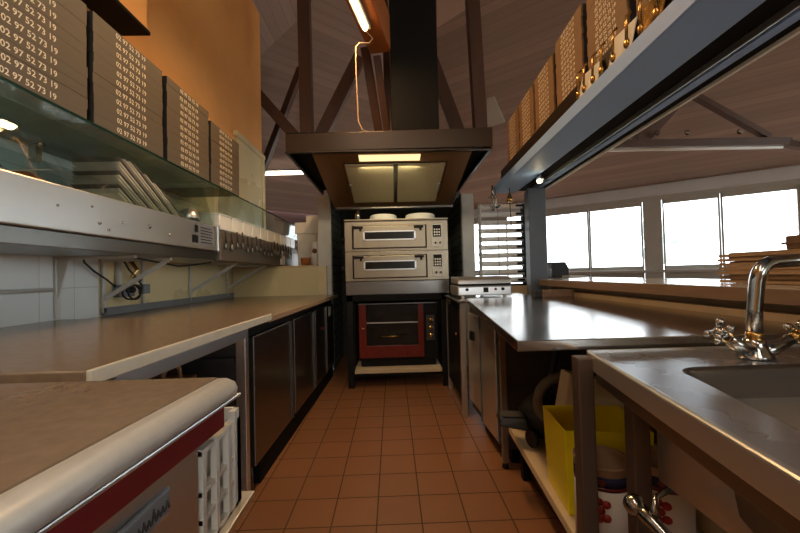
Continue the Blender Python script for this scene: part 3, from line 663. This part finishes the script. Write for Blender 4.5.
for k in range(18):
    yy = 2.80+k*.105
    if o1 is None:
        o1 = thing('hanging_utensil', (XF+.02, yy, 1.33), 'small dark utensil hanging in the row below the white tubs', 'utensil', 'utensils hanging below the white tubs')
        obj('handle', B().tube([(XF+.012, yy, 1.46), (XF+.02, yy, 1.36)], .007, 8), 'rubber', o1)
        obj('blade', B().ball((XF+.02, yy, 1.345), (.008, .02, .03), 10), 'steeld', o1)
    else: dup(o1, (XF+.02, yy, 1.33+random.uniform(-.02, .03)))
# splash counter at the end
t = thing('end_counter', (-1.3, 4.5, 0), 'cream panelled raised counter at the end of the left worktop', 'counter')
obj('front_panel', B().box(-1.83, -.87, 4.15, 4.2, .0, 1.20), 'creampanel', t); obj('countertop', B().box(-1.83, -.865, 4.145, 5.1, 1.201, 1.222), 'timberl', t, bevel=.003)
obj('side_panel', B().box(-.868, -.76, 4.15, 4.195, 0, 1.21), 'creampanel', t)
for i, (x, y, z, a, h, lab) in enumerate(((-1.08, 4.75, 1.224, .13, .42, 'lower white carton on the end counter beside the oven niche'),)):
    tag(obj('carton', B().box(x-a, x+a, y-.12, y+.12, z, z+h), 'paper', bevel=.004), lab, 'carton')
tag(obj('carton', B().box(-1.24, -.90, 4.62, 4.88, 1.645, 1.79), 'white', bevel=.004), 'wide white carton in the middle of the stack beside the oven niche', 'carton')
tag(obj('carton', B().box(-1.10, -.92, 4.64, 4.86, 1.791, 1.88), 'white', bevel=.004), 'small white carton topmost of the stack beside the oven niche', 'carton')
t = thing('paper_cup', (-.93, 4.4, 1.222), 'tall stack of white paper cups with a red emblem on the end counter', 'cups')
obj('cup', B().lathe([(.045, 0), (.055, .14), (.058, .15), (.05, .16), (.055, .28), (.058, .29)], (-.93, 4.4, 1.223)), 'white', t)
obj('emblem', B().lathe([(.03, 0), (.03, .004)], (-.93, 4.337, 1.40), 16, (0, -1, 0)), 'redpanel', t)
tag(obj('small_pot', B().lathe([(.05, 0), (.06, .09), (.062, .10)], (-1.06, 4.42, 1.223)), 'bread'), 'small brown pot left of the white paper cups', 'pot')

# ------------------------------------------------------------------ pizza boxes
def textmesh(txt, width):
    cu = bpy.data.curves.new('t', 'FONT'); cu.body = txt; cu.align_x = 'CENTER'; cu.align_y = 'CENTER'; cu.size = 1; cu.resolution_u = 2; cu.offset = .012
    to = bpy.data.objects.new('t', cu); COL.objects.link(to); bpy.context.view_layer.update()
    dg = bpy.context.evaluated_depsgraph_get(); me = bpy.data.meshes.new_from_object(to.evaluated_get(dg))
    wd = max(v.co.x for v in me.vertices)-min(v.co.x for v in me.vertices); COL.objects.unlink(to); bpy.data.objects.remove(to)
    me.transform(Matrix.Scale(width/wd, 4)); return me
def pizza_box_mesh(sz, h, tw, ymid, m_, right):
    b = B(); g = .0004
    b.mi = 0; b.box(-sz/2, sz/2, -sz/2, sz/2, g, h-g)
    fx_ = sz/2*(-1 if right else 1)
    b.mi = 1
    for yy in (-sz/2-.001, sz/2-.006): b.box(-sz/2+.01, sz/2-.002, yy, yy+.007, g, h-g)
    tm = textmesh('02 97 52 73 19', tw)
    rot = Matrix.Rotation(R(90), 4, 'Z') @ Matrix.Rotation(R(90), 4, 'X')
    if right: rot = Matrix.Rotation(R(-90), 4, 'Z') @ Matrix.Rotation(R(90), 4, 'X')
    tr = Matrix.Translation((fx_+(.0012 if not right else -.0012), ymid, h/2)) @ rot
    b2 = bmesh.new(); b2.from_mesh(tm); b2.transform(tr)
    vm = {v: b.bm.verts.new(v.co) for v in b2.verts}
    for f in b2.faces:
        nf = b.bm.faces.new([vm[v] for v in f.verts]); nf.material_index = 2
    b2.free()
    me = bpy.data.meshes.new('pizza_box'); b.bm.to_mesh(me); b.bm.free()
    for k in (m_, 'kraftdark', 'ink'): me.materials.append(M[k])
    return me
def stacks(me, cx, ys, z0, h, n, grp, where, right, rz=0):
    names = where
    for (cy, nn, wh) in ys:
        xx = cx if not callable(cx) else cx(cy)
        for k in range(nn):
            o = link(bpy.data.objects.new('pizza_box', me))
            o.location = (xx+random.uniform(-.0012, .0012), cy+random.uniform(-.004, .004), z0+k*h); o.rotation_euler = (0, 0, rz)
            pos = 'lowest' if k == 0 else ('topmost' if k == nn-1 else ORD[k-1]+' from bottom')
            tag(o, 'brown pizza box, %s of the %s' % (pos, wh), 'pizza box', grp)
ORD = ['second', 'third', 'fourth', 'fifth', 'sixth', 'seventh', 'eighth', 'ninth', 'tenth', 'eleventh', 'twelfth']
ml = pizza_box_mesh(.475, .0455, .205, -.005, 'kraft', False)
stacks(ml, XF-.235, [(1.32, 11, 'nearest stack on the left glass shelf'), (1.83, 11, 'second stack on the left glass shelf'), (2.345, 11, 'third stack on the left glass shelf'), (2.855, 10, 'farthest stack on the left glass shelf')], 1.797, .0455, 11, 'pizza boxes on the left glass shelf', '', False)
# ================================================================== RIGHT GANTRY
GR = R(-2.86)
def gx(x, y): return x+.05*y
def gp(b, x0, x1, y0, y1, z0, z1): return b.prism([(gx(x0, y0), y0), (gx(x1, y0), y0), (gx(x1, y1), y1), (gx(x0, y1), y1)], z0, z1)
t = thing('serving_gantry', (1.1, 1.6, 1.85), 'long blue grey overhead gantry above the right worktop with a black shutter track', 'gantry')
GY0, GY1 = -1.0, 3.42
obj('soffit', gp(B(), .835, 1.035, GY0, GY1, 1.852, 1.91), 'gantry', t, bevel=.004)
obj('fascia', gp(B(), .826, .834, GY0, GY1, 1.851, 1.915), 'gantry', t)
obj('shutter_track', gp(B(), 1.035, 1.145, GY0, GY1, 1.87, 1.95), 'duct', t)
tr = B(); gp(tr, 1.143, 1.150, GY0, GY1, 1.845, 1.87); obj('track_edge', tr, 'steel', t)
obj('shutter_track', gp(B(), 1.150, 1.175, GY0, GY1, 1.86, 1.95), 'duct', t)
obj('blue_rail', gp(B(), 1.175, 1.215, GY0, GY1, 1.85, 1.95), 'gantry', t)
obj('shutter_track', gp(B(), 1.215, 1.27, GY0, GY1, 1.862, 1.95), 'duct', t)
obj('white_edge', gp(B(), 1.27, 1.285, GY0, GY1, 1.848, 1.97), 'white', t)
obj('upper_shelf', gp(B(), .90, 1.28, GY0, GY1, 1.951, 2.07), 'steelf', t, bevel=.003)
mr = pizza_box_mesh(.325, .031, .165, 0, 'kraftr', True)
stacks(mr, lambda y: gx(.91, y)+.17, [(1.58, 13, 'second-nearest stack on the right gantry'), (1.20, 13, 'nearest stack on the right gantry'), (1.96, 13, 'third-nearest stack on the right gantry'), (2.33, 12, 'fourth-nearest stack on the right gantry'), (2.69, 12, 'fifth-nearest stack on the right gantry'), (3.05, 12, 'farthest stack on the right gantry')], 2.072, .031, 12, 'pizza boxes on the right gantry', '', True, GR)
# spot lamp under the gantry
t = thing('spot_lamp', (1.2, 2.75, 1.8), 'small round lit spot lamp under the far end of the gantry', 'lamp')
obj('stem', B().tube([(1.175, 2.76, 1.852), (1.175, 2.76, 1.82)], .006), 'steel', t)
obj('head', B().lathe([(.012, .03), (.026, .012), (.028, -.012), (.024, -.014)], (1.17, 2.76, 1.81), 16, (.3, .35, 1)), 'steel', t)
obj('bulb', B().ball((1.165, 2.755, 1.797), .02), 'bulb', t)
l = bpy.data.lights.new('spot lamp light', 'POINT'); l.energy = .35; l.color = (1, .8, .5); l.shadow_soft_size = .02
lo = link(bpy.data.objects.new('spot lamp light', l)); lo.location = (1.15, 2.74, 1.76)
# cards and utensils on the gantry front
for i, (y, wd, hh, lab) in enumerate(((1.66, .17, .13, 'cream card clipped to the gantry front, farthest of the hanging cards'), (1.40, .15, .14, 'creased cream card clipped to the gantry front, middle of the hanging cards'), (1.22, .12, .13, 'crumpled foil sheet clipped to the gantry front, nearest of the hanging cards'))):
    b = B(); x = gx(.872, y)
    b.hexa([(x-.02, y-wd/2, 1.918), (x-.016, y-wd/2, 1.918), (x-.012, y+wd/2, 1.92), (x-.016, y+wd/2, 1.92), (x+.012, y-wd/2, 1.918+hh), (x+.016, y-wd/2, 1.918+hh), (x+.02, y+wd/2, 1.93+hh), (x+.016, y+wd/2, 1.93+hh)])
    tag(obj('ticket_card', b, 'paper' if i < 2 else 'oldbrass'), lab, 'card')
sp0 = None
labs = ['dark spoon hanging on the gantry front, %s' % s for s in ('in front of the farthest cream card', 'beside the farthest cream card towards the hood', 'between the farthest and the middle card', 'just beyond the middle card', 'at the middle card', 'between the middle card and the foil sheet', 'in front of the foil sheet', 'nearest the camera')]
for k, y in enumerate((1.64, 1.70, 1.56, 1.49, 1.40, 1.31, 1.23, 1.15)):
    x = gx(.835, y)
    if sp0 is None:
        sp0 = thing('spoon', (x, y, 1.93), labs[0], 'spoon', 'spoons on the gantry front')
        obj('handle', B().tube([(x+.02, y, 2.065), (x+.004, y, 2.05), (x, y, 1.96)], .0055, 8), 'oldbrass', sp0)
        obj('bowl', B().ball((x, y, 1.945), (.008, .014, .02), 10), 'oldbrass', sp0)
    else: dup(sp0, (x, y, 1.93), 0, labs[k])
# whisk & bell at the far end
t = thing('whisk', (.93, 3.3, 1.75), 'chrome wire whisk hanging at the far end of the gantry', 'whisk')
b = B()
for k in range(4):
    a = math.pi*k/4; pts = []
    for j in range(13):
        u = math.pi*j/12; rr_ = .035*math.sin(u)*1.0; zz = 1.80-.15*(.5-.5*math.cos(u))*1
        pts.append((.95+.035*math.cos(u)*math.cos(a), 3.3+.035*math.cos(u)*math.sin(a), 1.80-.14*math.sin(u)))
    b.tube(pts, .003, 6)
obj('wires', b, 'chrome', t); obj('handle', B().tube([(.95, 3.3, 1.79), (.95, 3.3, 1.90)], .010), 'chrome', t)
t = thing('whisk', (.87, 3.32, 1.75), 'thin chrome ladle hanging beside the wire whisk', 'ladle')
obj('handle', B().tube([(.985, 3.35, 1.90), (1.0, 3.35, 1.72)], .005), 'chrome', t); obj('bowl', B().lathe([(.005, -.03), (.03, -.015), (.038, 0)], (1.0, 3.35, 1.72)), 'chrome', t); t.name = 'ladle'
t = thing('hanging_bell', (1.06, 3.15, 1.7), 'small yellow bell on a cord under the far end of the gantry', 'bell')
obj('bell', B().lathe([(.028, -.04), (.026, -.01), (.012, .035), (.006, .05)], (1.075, 3.2, 1.76)), 'oldbrass', t)
obj('cord', B().tube([(1.075, 3.2, 1.85), (1.075, 3.2, 1.76), (1.08, 3.2, 1.60), (1.082, 3.2, 1.50)], .004, 6), 'rubber', t)

# ================================================================== LOUVRES
t = thing('louvre_screen', (1.2, 4.05, .94), 'grey slatted louvre screen behind the contact grill', 'screen')
obj('frame', B().box(1.49, 1.53, 4.0, 4.08, .935, 1.86).box(.99, 1.53, 4.0, 4.08, .935, .955), 'black', t)
obj('stile', B().box(1.0, 1.012, 3.99, 4.03, .955, 1.86).box(.985, .99, 3.99, 4.03, .955, 1.86), 'lightgrey', t)
obj('pull_cord', B().tube([(1.2, 3.985, 1.8), (1.2, 3.985, .96)], .003, 6), 'grey', t)
for k in range(10):
    z = 1.00+k*.093
    obj('slat', B().bar((.99, 4.04, z), (1.49, 4.04, z), .075, .02, (0, -.75, 1)), 'slat', t)
    obj('slat_clip', B().box(1.41, 1.49, 3.985, 4.0, z-.012, z+.012), 'black', t)

# ================================================================== RIGHT WORKTOP, FRIDGE, GRILL
t = thing('steel_worktop', (.8, 2, .88), 'brown-reflecting stainless worktop with pointed near corner on the right', 'worktop')
obj('slab', B().prism([(.352, 1.02), (1.338, 1.02), (1.36, 2.70), (.552, 2.70)], .868, .90), 'steelw', t, bevel=.003)
t = thing('far_steel_table', (.8, 3.0, 0), 'small stainless table at the far right end carrying the contact grill', 'table')
obj('tabletop', B().prism([(.49, 2.705), (1.20, 2.705), (1.20, 3.46), (.49, 3.46)], .865, .885), 'steelw', t, bevel=.003)
for x, y in ((.53, 2.75), (.53, 3.42), (1.16, 3.42)): obj('leg', B().box(x-.02, x+.02, y-.02, y+.02, 0, .865), 'steel', t)
obj('side_panel', B().box(.515, .535, 2.78, 3.40, .12, .80), 'black', t); obj('latch', B().ball((.505, 2.9, .6), .012), 'oldbrass', t)
t = thing('undercounter_fridge', (.8, 2.3, 0), 'stainless undercounter fridge below the right worktop with dark end panel', 'fridge')
def rf(y): return .592-(y-2.02)*.06
def rface(b, y0, y1, z0, z1, d0, d1): return b.prism([(rf(y0)+d0, y0), (rf(y0)+d1, y0), (rf(y1)+d1, y1), (rf(y1)+d0, y1)], z0, z1)
obj('body', rface(B(), 2.03, 2.68, .10, .86, .02, .62), 'darkgrey', t)
d = obj('door', rface(B(), 2.09, 2.36, .11, .80, 0, .02), 'steel', t, bevel=.004)
d2 = obj('door', rface(B(), 2.40, 2.67, .16, .80, 0, .02), 'steel', t, bevel=.004)
obj('handle', rface(B(), 2.5, 2.56, .62, .68, -.02, 0), 'black', d2)
obj('blue_seal', rface(B(), 2.365, 2.385, .11, .82, -.004, .02).box(.588, .596, 2.06, 2.075, .11, .86), 'pillar', t)
obj('corner_post', B().box(.592, .625, 2.0, 2.03, .03, .865), 'barwood', t, bevel=.002)
obj('end_panel', B().box(.625, 1.2, 2.015, 2.03, .10, .865), 'darkgrey', t)
obj('foot', B().lathe([(.02, 0), (.015, .03)], (.608, 2.015, 0), 12), 'black', t)
obj('plinth', B().box(.66, 1.2, 2.06, 2.66, 0, .10), 'black', t)
t = thing('contact_grill', (.755, 3.0, .885), 'low stainless contact grill with closed lid beside the louvre screen', 'grill')
obj('base', B().box(.53, .985, 2.94, 3.3, .905, .985), 'casegrey', t, bevel=.008)
obj('lid', B().extr([(.535, 2.93, 1.0), (.535, 2.94, 1.035), (.535, 3.0, 1.06), (.535, 3.28, 1.06), (.535, 3.28, 1.0)], (.445, 0, 0)), 'steel', t, bevel=.008)
obj('gap_plate', B().box(.545, .97, 2.95, 3.28, .985, 1.0), 'black', t)
p = obj('fascia', B().box(.54, .975, 2.932, 2.941, .91, .975), 'steel', t, bevel=.003)
for x, s_, m_ in ((.61, .013, 'black'), (.905, .013, 'black'), (.845, .011, 'redpanel')): obj('knob', B().lathe([(s_, 0), (s_*.9, .015)], (x, 2.932, .955), 14, (0, -1, 0)), m_, p)
obj('switch', B().box(.745, .785, 2.924, 2.933, .93, .97), 'black', p)
for x in (.58, .935): obj('foot', B().box(x-.012, x+.012, 2.96, 2.99, .885, .906), 'white', t)
obj('hinge', B().box(.978, 1.0, 3.0, 3.25, .93, 1.045), 'darkgrey', t, bevel=.006)
tag(obj('black_box', B().box(1.05, 1.10, 2.62, 2.68, .901, .945), 'rubber', bevel=.004), 'tiny black cube at the back of the steel worktop near the pillar', 'box')
tag(obj('wooden_board', B().box(1.10, 1.33, 2.60, 2.625, .901, .955), 'barwood', bevel=.003), 'brown wooden board standing under the bar near the pillar', 'board')

# ================================================================== BAR
t = thing('bar_counter', (1.6, 1.5, .965), 'raised brown wooden bar with white-reflecting top along the right side', 'bar')
poly = [(1.28, -1.2), (1.95, -1.2), (1.97, 4.3), (1.6, 4.3), (1.6, 3.95), (1.47, 3.95), (1.47, 3.15), (1.305, 3.15)]
obj('front_board', B().prism([(1.27, -1.2), (1.285, -1.2), (1.315, 3.15), (1.30, 3.15)], .967, 1.018), 'barwood', t, bevel=.002)
obj('board', B().prism([(1.286, -1.2), (1.95, -1.2), (1.97, 4.3), (1.6, 4.3), (1.6, 3.95), (1.47, 3.95), (1.47, 3.15), (1.316, 3.15)], .967, 1.012), 'barwood', t)
obj('bartop', B().prism([(1.286, -1.2), (1.95, -1.2), (1.97, 4.3), (1.6, 4.3), (1.6, 3.95), (1.47, 3.95), (1.47, 3.15), (1.316, 3.15)], 1.0125, 1.02), 'bartop', t)
obj('support', B().box(1.65, 1.8, 3.9, 4.1, 0, .966), 'barwood', t)
tag(obj('card_terminal_box', B().extr([(1.74, 3.85, 1.021), (1.99-.07, 3.85, 1.021), (1.92, 3.85, 1.12), (1.885, 3.85, 1.185), (1.74, 3.85, 1.185)], (0, .22, 0)), 'rubber', bevel=.006), 'black box with a sloped corner at the far end of the bar', 'box')
tag(obj('drinking_glass', B().lathe([(.026, 0), (.03, .14), (.028, .14), (.024, .008), (.0, .008)], (1.66, 3.78, 1.021), 20), 'acryl'), 'clear drinking glass left of the black box on the bar', 'glass')
tag(obj('note_pad', B().box(1.78, 1.98-.03, 3.55, 3.72, 1.021, 1.04), 'paper'), 'small white pad of paper in front of the black box on the bar', 'paper')
flabs = ['lowest', 'second lowest', 'third lowest', 'fourth lowest', 'fifth', 'sixth', 'topmost']
for k in range(7):
    dx = random.uniform(-.012, .012); b = B()
    b.box(1.52+dx, 1.92+dx, .55, 1.64+random.uniform(-.012, .012), 1.022+k*.0195, 1.022+k*.0195+.012)
    b.box(1.53+dx, 1.9+dx, .56, 1.60, 1.022+k*.0195+.012, 1.022+k*.0195+.0185)
    tag(obj('flat_carton', b, 'card'), 'flat folded brown carton, %s of the pile on the bar behind the faucet' % flabs[k], 'carton', 'flat cartons on the bar')
tag(obj('small_carton', B().box(1.60, 1.88, 1.05, 1.42, 1.16, 1.215).box(1.59, 1.89, 1.04, 1.43, 1.18, 1.19), 'card', bevel=.004), 'small closed brown carton on top of the flat carton pile', 'carton')

# ================================================================== SINK UNIT
t = thing('sink_unit', (.8, .5, 0), 'stainless sink bench with rounded bowl and two square legs in the right foreground', 'sink')
def sx(y): return .362+(y)*.178
b = B()
out = [(sx(-.3), -.3), (1.25, -.3), (1.25, .99), (sx(.99), .99)]
bl_, br_, bt_, bb_ = .575, 1.08, .81, .12; rad = .07; inn = []
def bx_(y): return .62-(.81-y)*.2
for (cx, cy, a0) in ((br_-rad, bt_-rad, 0), (bl_+rad+.045, bt_-rad, 90), (bx_(bb_)+rad, bb_+rad, 180), (br_-rad, bb_+rad, 270)):
    for k in range(7):
        a = R(a0+15*k); inn.append((cx+rad*math.cos(a), cy+rad*math.sin(a)))
zt = .87
ov = [b.v((x, y, zt)) for x, y in out]; iv = [b.v((x, y, zt)) for x, y in inn]
es = [b.bm.edges.new((l_[i], l_[(i+1) % len(l_)])) for l_ in (ov, iv) for i in range(len(l_))]
bmesh.ops.triangle_fill(b.bm, use_beauty=True, edges=es)
obj('deck', b, 'deck', t)
b = B(); n = len(inn); cxm = sum(p[0] for p in inn)/n; cym = sum(p[1] for p in inn)/n
rings = []
for (s_, z) in ((1, zt), (.985, zt-.012), (.965, zt-.05), (.93, zt-.22), (.88, zt-.245), (.2, zt-.255)):
    rings.append([b.v((cxm+(x-cxm)*s_, cym+(y-cym)*s_, z)) for x, y in inn])
for i in range(len(rings)-1):
    for k in range(n): b._f([rings[i][k], rings[i][(k+1) % n], rings[i+1][(k+1) % n], rings[i+1][k]], True)
b._f(rings[-1])
bo = obj('bowl', b, 'steeld', t); md = bo.modifiers.new('thickness', 'SOLIDIFY'); md.thickness = .002; md.offset = 0
obj('front_lip', B().prism([(sx(-.3)-.004, -.3), (sx(-.3)+.012, -.3), (sx(.99)+.012, .99), (sx(.99)-.004, .99)], .825, .874), 'steel', t, bevel=.006, seg=3)
obj('front_rail', B().prism([(sx(-.3)+.012, -.3), (sx(-.3)+.03, -.3), (sx(.97)+.03, .97), (sx(.97)+.012, .97)], .79, .845), 'steeld', t, bevel=.003)
obj('bowl_housing', B().box(.612, 1.12, .1, .84, .60, .80), 'steel', t, bevel=.006)
obj('end_lip', B().box(sx(.99), 1.25, .985, .995, .835, .874), 'steel', t)
obj('leg', B().box(.487, .53, .945, .983, 0, .864), 'legsteel', t, bevel=.004)
obj('leg', B().box(.566, .608, .85, .886, 0, .84), 'legsteel', t, bevel=.004)
obj('back_leg', B().box(1.17, 1.23, .92, .98, 0, .865), 'steeld', t)
obj('back_leg', B().box(1.17, 1.23, -.28, -.22, 0, .865), 'steeld', t); obj('leg', B().box(sx(-.25)+.02, sx(-.25)+.08, -.28, -.22, 0, .865), 'steeld', t)
t = thing('low_shelf', (.8, 1.2, 0), 'cream low shelf under the right worktop holding the yellow bin and cans', 'shelf')
obj('shelf_board', B().prism([(.55, .99), (1.25, .99), (1.25, 1.97), (.618, 1.97)], .215, .25), 'shelfwood', t, bevel=.003)
for x, y in ((.68, 1.9), (1.2, 1.9), (.62, 1.03), (1.2, 1.03)): obj('foot', B().box(x-.02, x+.02, y-.02, y+.02, 0, .215), 'black', t)
# faucet
t = thing('mixer_faucet', (.84, .87, .87), 'chrome two-handle swan neck mixer faucet behind the sink bowl', 'faucet')
c = Vector((.893, .872, .872))
obj('base', B().lathe([(.037, 0), (.035, .006), (.027, .02), (.022, .035), (.022, .045)], c, 20), 'chrome', t)
arms = [Vector((-.078, -.012, .052)), Vector((.075, -.012, .045))]
b = B(); b.tube([c+Vector((0, 0, .01)), c+arms[0]*.5+Vector((0, 0, -.002)), c+arms[0]], [.024, .017, .014], 14); b.tube([c+Vector((0, 0, .01)), c+arms[1]*.5+Vector((0, 0, -.002)), c+arms[1]], [.024, .017, .014], 14)
obj('body', b, 'chrome', t)
obj('collar', B().lathe([(.017, .03), (.019, .034), (.019, .044), (.016, .05), (.018, .054), (.015, .064)], c, 20), 'oldbrass', t)
for i, ar in enumerate(arms):
    d_ = ar.normalized(); h0 = c+ar+d_*.004
    hd = obj('handle', B().tube([h0, h0+d_*.02], [.009, .012], 12).ball(h0+d_*.024, .013), 'oldbrass' if i else 'chrome', t)
    u = Vector((0, 1, 0)); v_ = d_.cross(u).normalized(); q = B()
    for k in range(4):
        a = R(25+90*k); dd = u*math.cos(a)*.9+v_*math.sin(a); q.tube([h0+d_*.024, h0+d_*.027+dd*.022], [.0055, .007], 10); q.ball(h0+d_*.027+dd*.028, .0095, 10)
    obj('cross_grip', q, 'chrome', hd)
pts = [c+Vector((0, 0, .05)), c+Vector((.004, 0, .12)), c+Vector((.012, -.002, .19))]
for k in range(1, 8):
    a = R(90*k/7); pts.append(c+Vector((.012+.045*(1-math.cos(a)), -.004, .19+.045*math.sin(a))))
pts += [c+Vector((.16, -.04, .24)), c+Vector((.24, -.09, .235)), c+Vector((.25, -.11, .21))]
obj('spout', B().tube(pts, .0155, 16), 'chrome', t)
# drain valve
t = thing('drain_valve', (.5, .74, .57), 'chrome drain lever valve hanging below the sink bench', 'valve')
obj('body', B().tube([(.50, .755, .60), (.515, .72, .585), (.53, .66, .56), (.54, .60, .54)], [.016, .014, .012, .012], 12).ball((.50, .755, .60), .022), 'chrome', t)
obj('lever', B().tube([(.515, .72, .60), (.535, .74, .625), (.58, .76, .625)], [.008, .006, .005], 10), 'chrome', t)
obj('pipe', B().tube([(.54, .60, .54), (.60, .55, .58), (.66, .5, .62)], .012, 10), 'chrome', t)

# ================================================================== ON THE LOW SHELF
b = B()
bo_ = [(.585, 1.235), (.86, 1.20), (.90, 1.44), (.61, 1.465)]
def off(p, k): 
    cx, cy = .74, 1.34; return (cx+(p[0]-cx)*k, cy+(p[1]-cy)*k)
o_t = [(*off(p, 1.05), .545) for p in bo_]; o_b = [(*off(p, .97), .252) for p in bo_]; i_t = [(*off(p, 1.0), .545) for p in bo_]; i_b = [(*off(p, .93), .262) for p in bo_]
V_ = [[b.v(p) for p in l_] for l_ in (o_b, o_t, i_t, i_b)]
for a, c_ in ((0, 1), (1, 2), (2, 3)):
    for k in range(4): b._f([V_[a][k], V_[a][(k+1) % 4], V_[c_][(k+1) % 4], V_[c_][k]])
b._f(V_[0][::-1]); b._f(V_[3])
tag(obj('yellow_bin', b, 'yellow', bevel=.004), 'bright yellow open plastic bin on the low shelf under the worktop', 'bin')
for i, (x, y, lab) in enumerate(((.628, 1.10, 'tomato can with red fruit label behind the first sink leg, next to the yellow bin'), (.80, 1.08, 'tomato can with red fruit label right of the second sink leg'))):
    t = thing('tomato_can', (x, y, .25), lab, 'can', 'tomato cans on the low shelf'); r_ = .077
    obj('can', B().lathe([(r_, 0), (r_+.002, .004), (r_, .01), (r_, .262), (r_+.003, .266), (r_+.003, .272), (r_-.004, .272), (r_-.004, .265)], (x, y, .252), 32), 'card', t)
    lb_ = obj('label', B().lathe([(r_+.0008, .02), (r_+.0008, .215)], (x, y, .252), 32), 'label', t)
    obj('dark_band', B().lathe([(r_+.001, .215), (r_+.001, .245)], (x, y, .252), 32), 'navy', t)
    obj('red_band', B().lathe([(r_+.0011, .205), (r_+.0011, .216)], (x, y, .252), 32), 'redpanel', t)
    q = B(); dv = Vector((-x*1.0, -y, 0)).normalized(); sd = Vector((-dv.y, dv.x, 0))
    for k in range(7):
        a = k*.9; pp = Vector((x, y, .252+.15))+dv*(r_-.006)+sd*(.022*math.cos(a)*(k > 0)-.005)+Vector((0, 0, .025*math.sin(a)*(k > 0))); q.ball(pp, (.014, .014, .014), 10)
    obj('tomato_picture', q, 'tomato', lb_)
    obj('emblem', B().lathe([(.009, 0), (.009, .003)], Vector((x, y, .252+.230))+dv*(r_+.0), 12, dv), 'redpanel', lb_)
# third can mostly hidden on the left of the first leg, seen as its edge
t = thing('storage_jar', (.60, 1.06, .25), 'x', 'jar'); bpy.data.objects.remove(t)
t = thing('vacuum_cleaner', (.8, 1.75, .25), 'black canister vacuum with a grey curved hose on the low shelf end', 'vacuum cleaner')
obj('body', B().ball((.76, 1.80, .37), (.14, .12, .11), 20), 'rubber', t)
obj('nozzle', B().hexa([(.50, 1.74, .345), (.64, 1.70, .33), (.66, 1.84, .33), (.52, 1.88, .345), (.51, 1.76, .385), (.63, 1.72, .39), (.65, 1.82, .39), (.53, 1.86, .385)]), 'rubber', t, bevel=.012)
obj('nozzle_plate', B().hexa([(.52, 1.755, .386), (.62, 1.73, .391), (.635, 1.80, .391), (.535, 1.83, .386), (.52, 1.755, .39), (.62, 1.73, .395), (.635, 1.80, .395), (.535, 1.83, .39)]), 'darkgrey', t)
hs = []
for k in range(17):
    a = R(80+170*k/16); hs.append((.80+.12*math.cos(a), 1.70+.02*k/16, .47+.12*math.sin(a)))
obj('hose', B().tube(hs, [.022+.002*(k % 2) for k in range(17)], 12), 'hose', t)
obj('tube', B().tube([(.72, 1.74, .42), (.76, 1.72, .62), (.78, 1.70, .74)], .014), 'rubber', t)
obj('wheel', B().lathe([(.04, 0), (.04, .02)], (.66, 1.72, .295), 16, (-1, -.3, 0)), 'rubber', t)
tag(obj('cream_canister', B().hexa([(.66, 1.50, .252), (.98, 1.50, .252), (.98, 1.60, .252), (.66, 1.60, .252), (.74, 1.51, .66), (.98, 1.51, .60), (.98, 1.59, .60), (.74, 1.59, .66)]), 'cream', bevel=.006), 'cream plastic container with sloped top behind the yellow bin', 'container')
tag(obj('black_strap', B().tube([(1.0, 1.1, .84), (1.02, 1.12, .70), (1.05, 1.15, .56), (1.08, 1.15, .50)], .012, 8), 'rubber'), 'black hose hanging behind the second sink leg', 'hose')
tag(obj('plastic_tub', B().lathe([(.09, 0), (.11, .3), (.112, .32), (.10, .32)], (1.06, 1.16, .252), 28), 'cream'), 'cream plastic tub behind the tomato cans', 'tub')
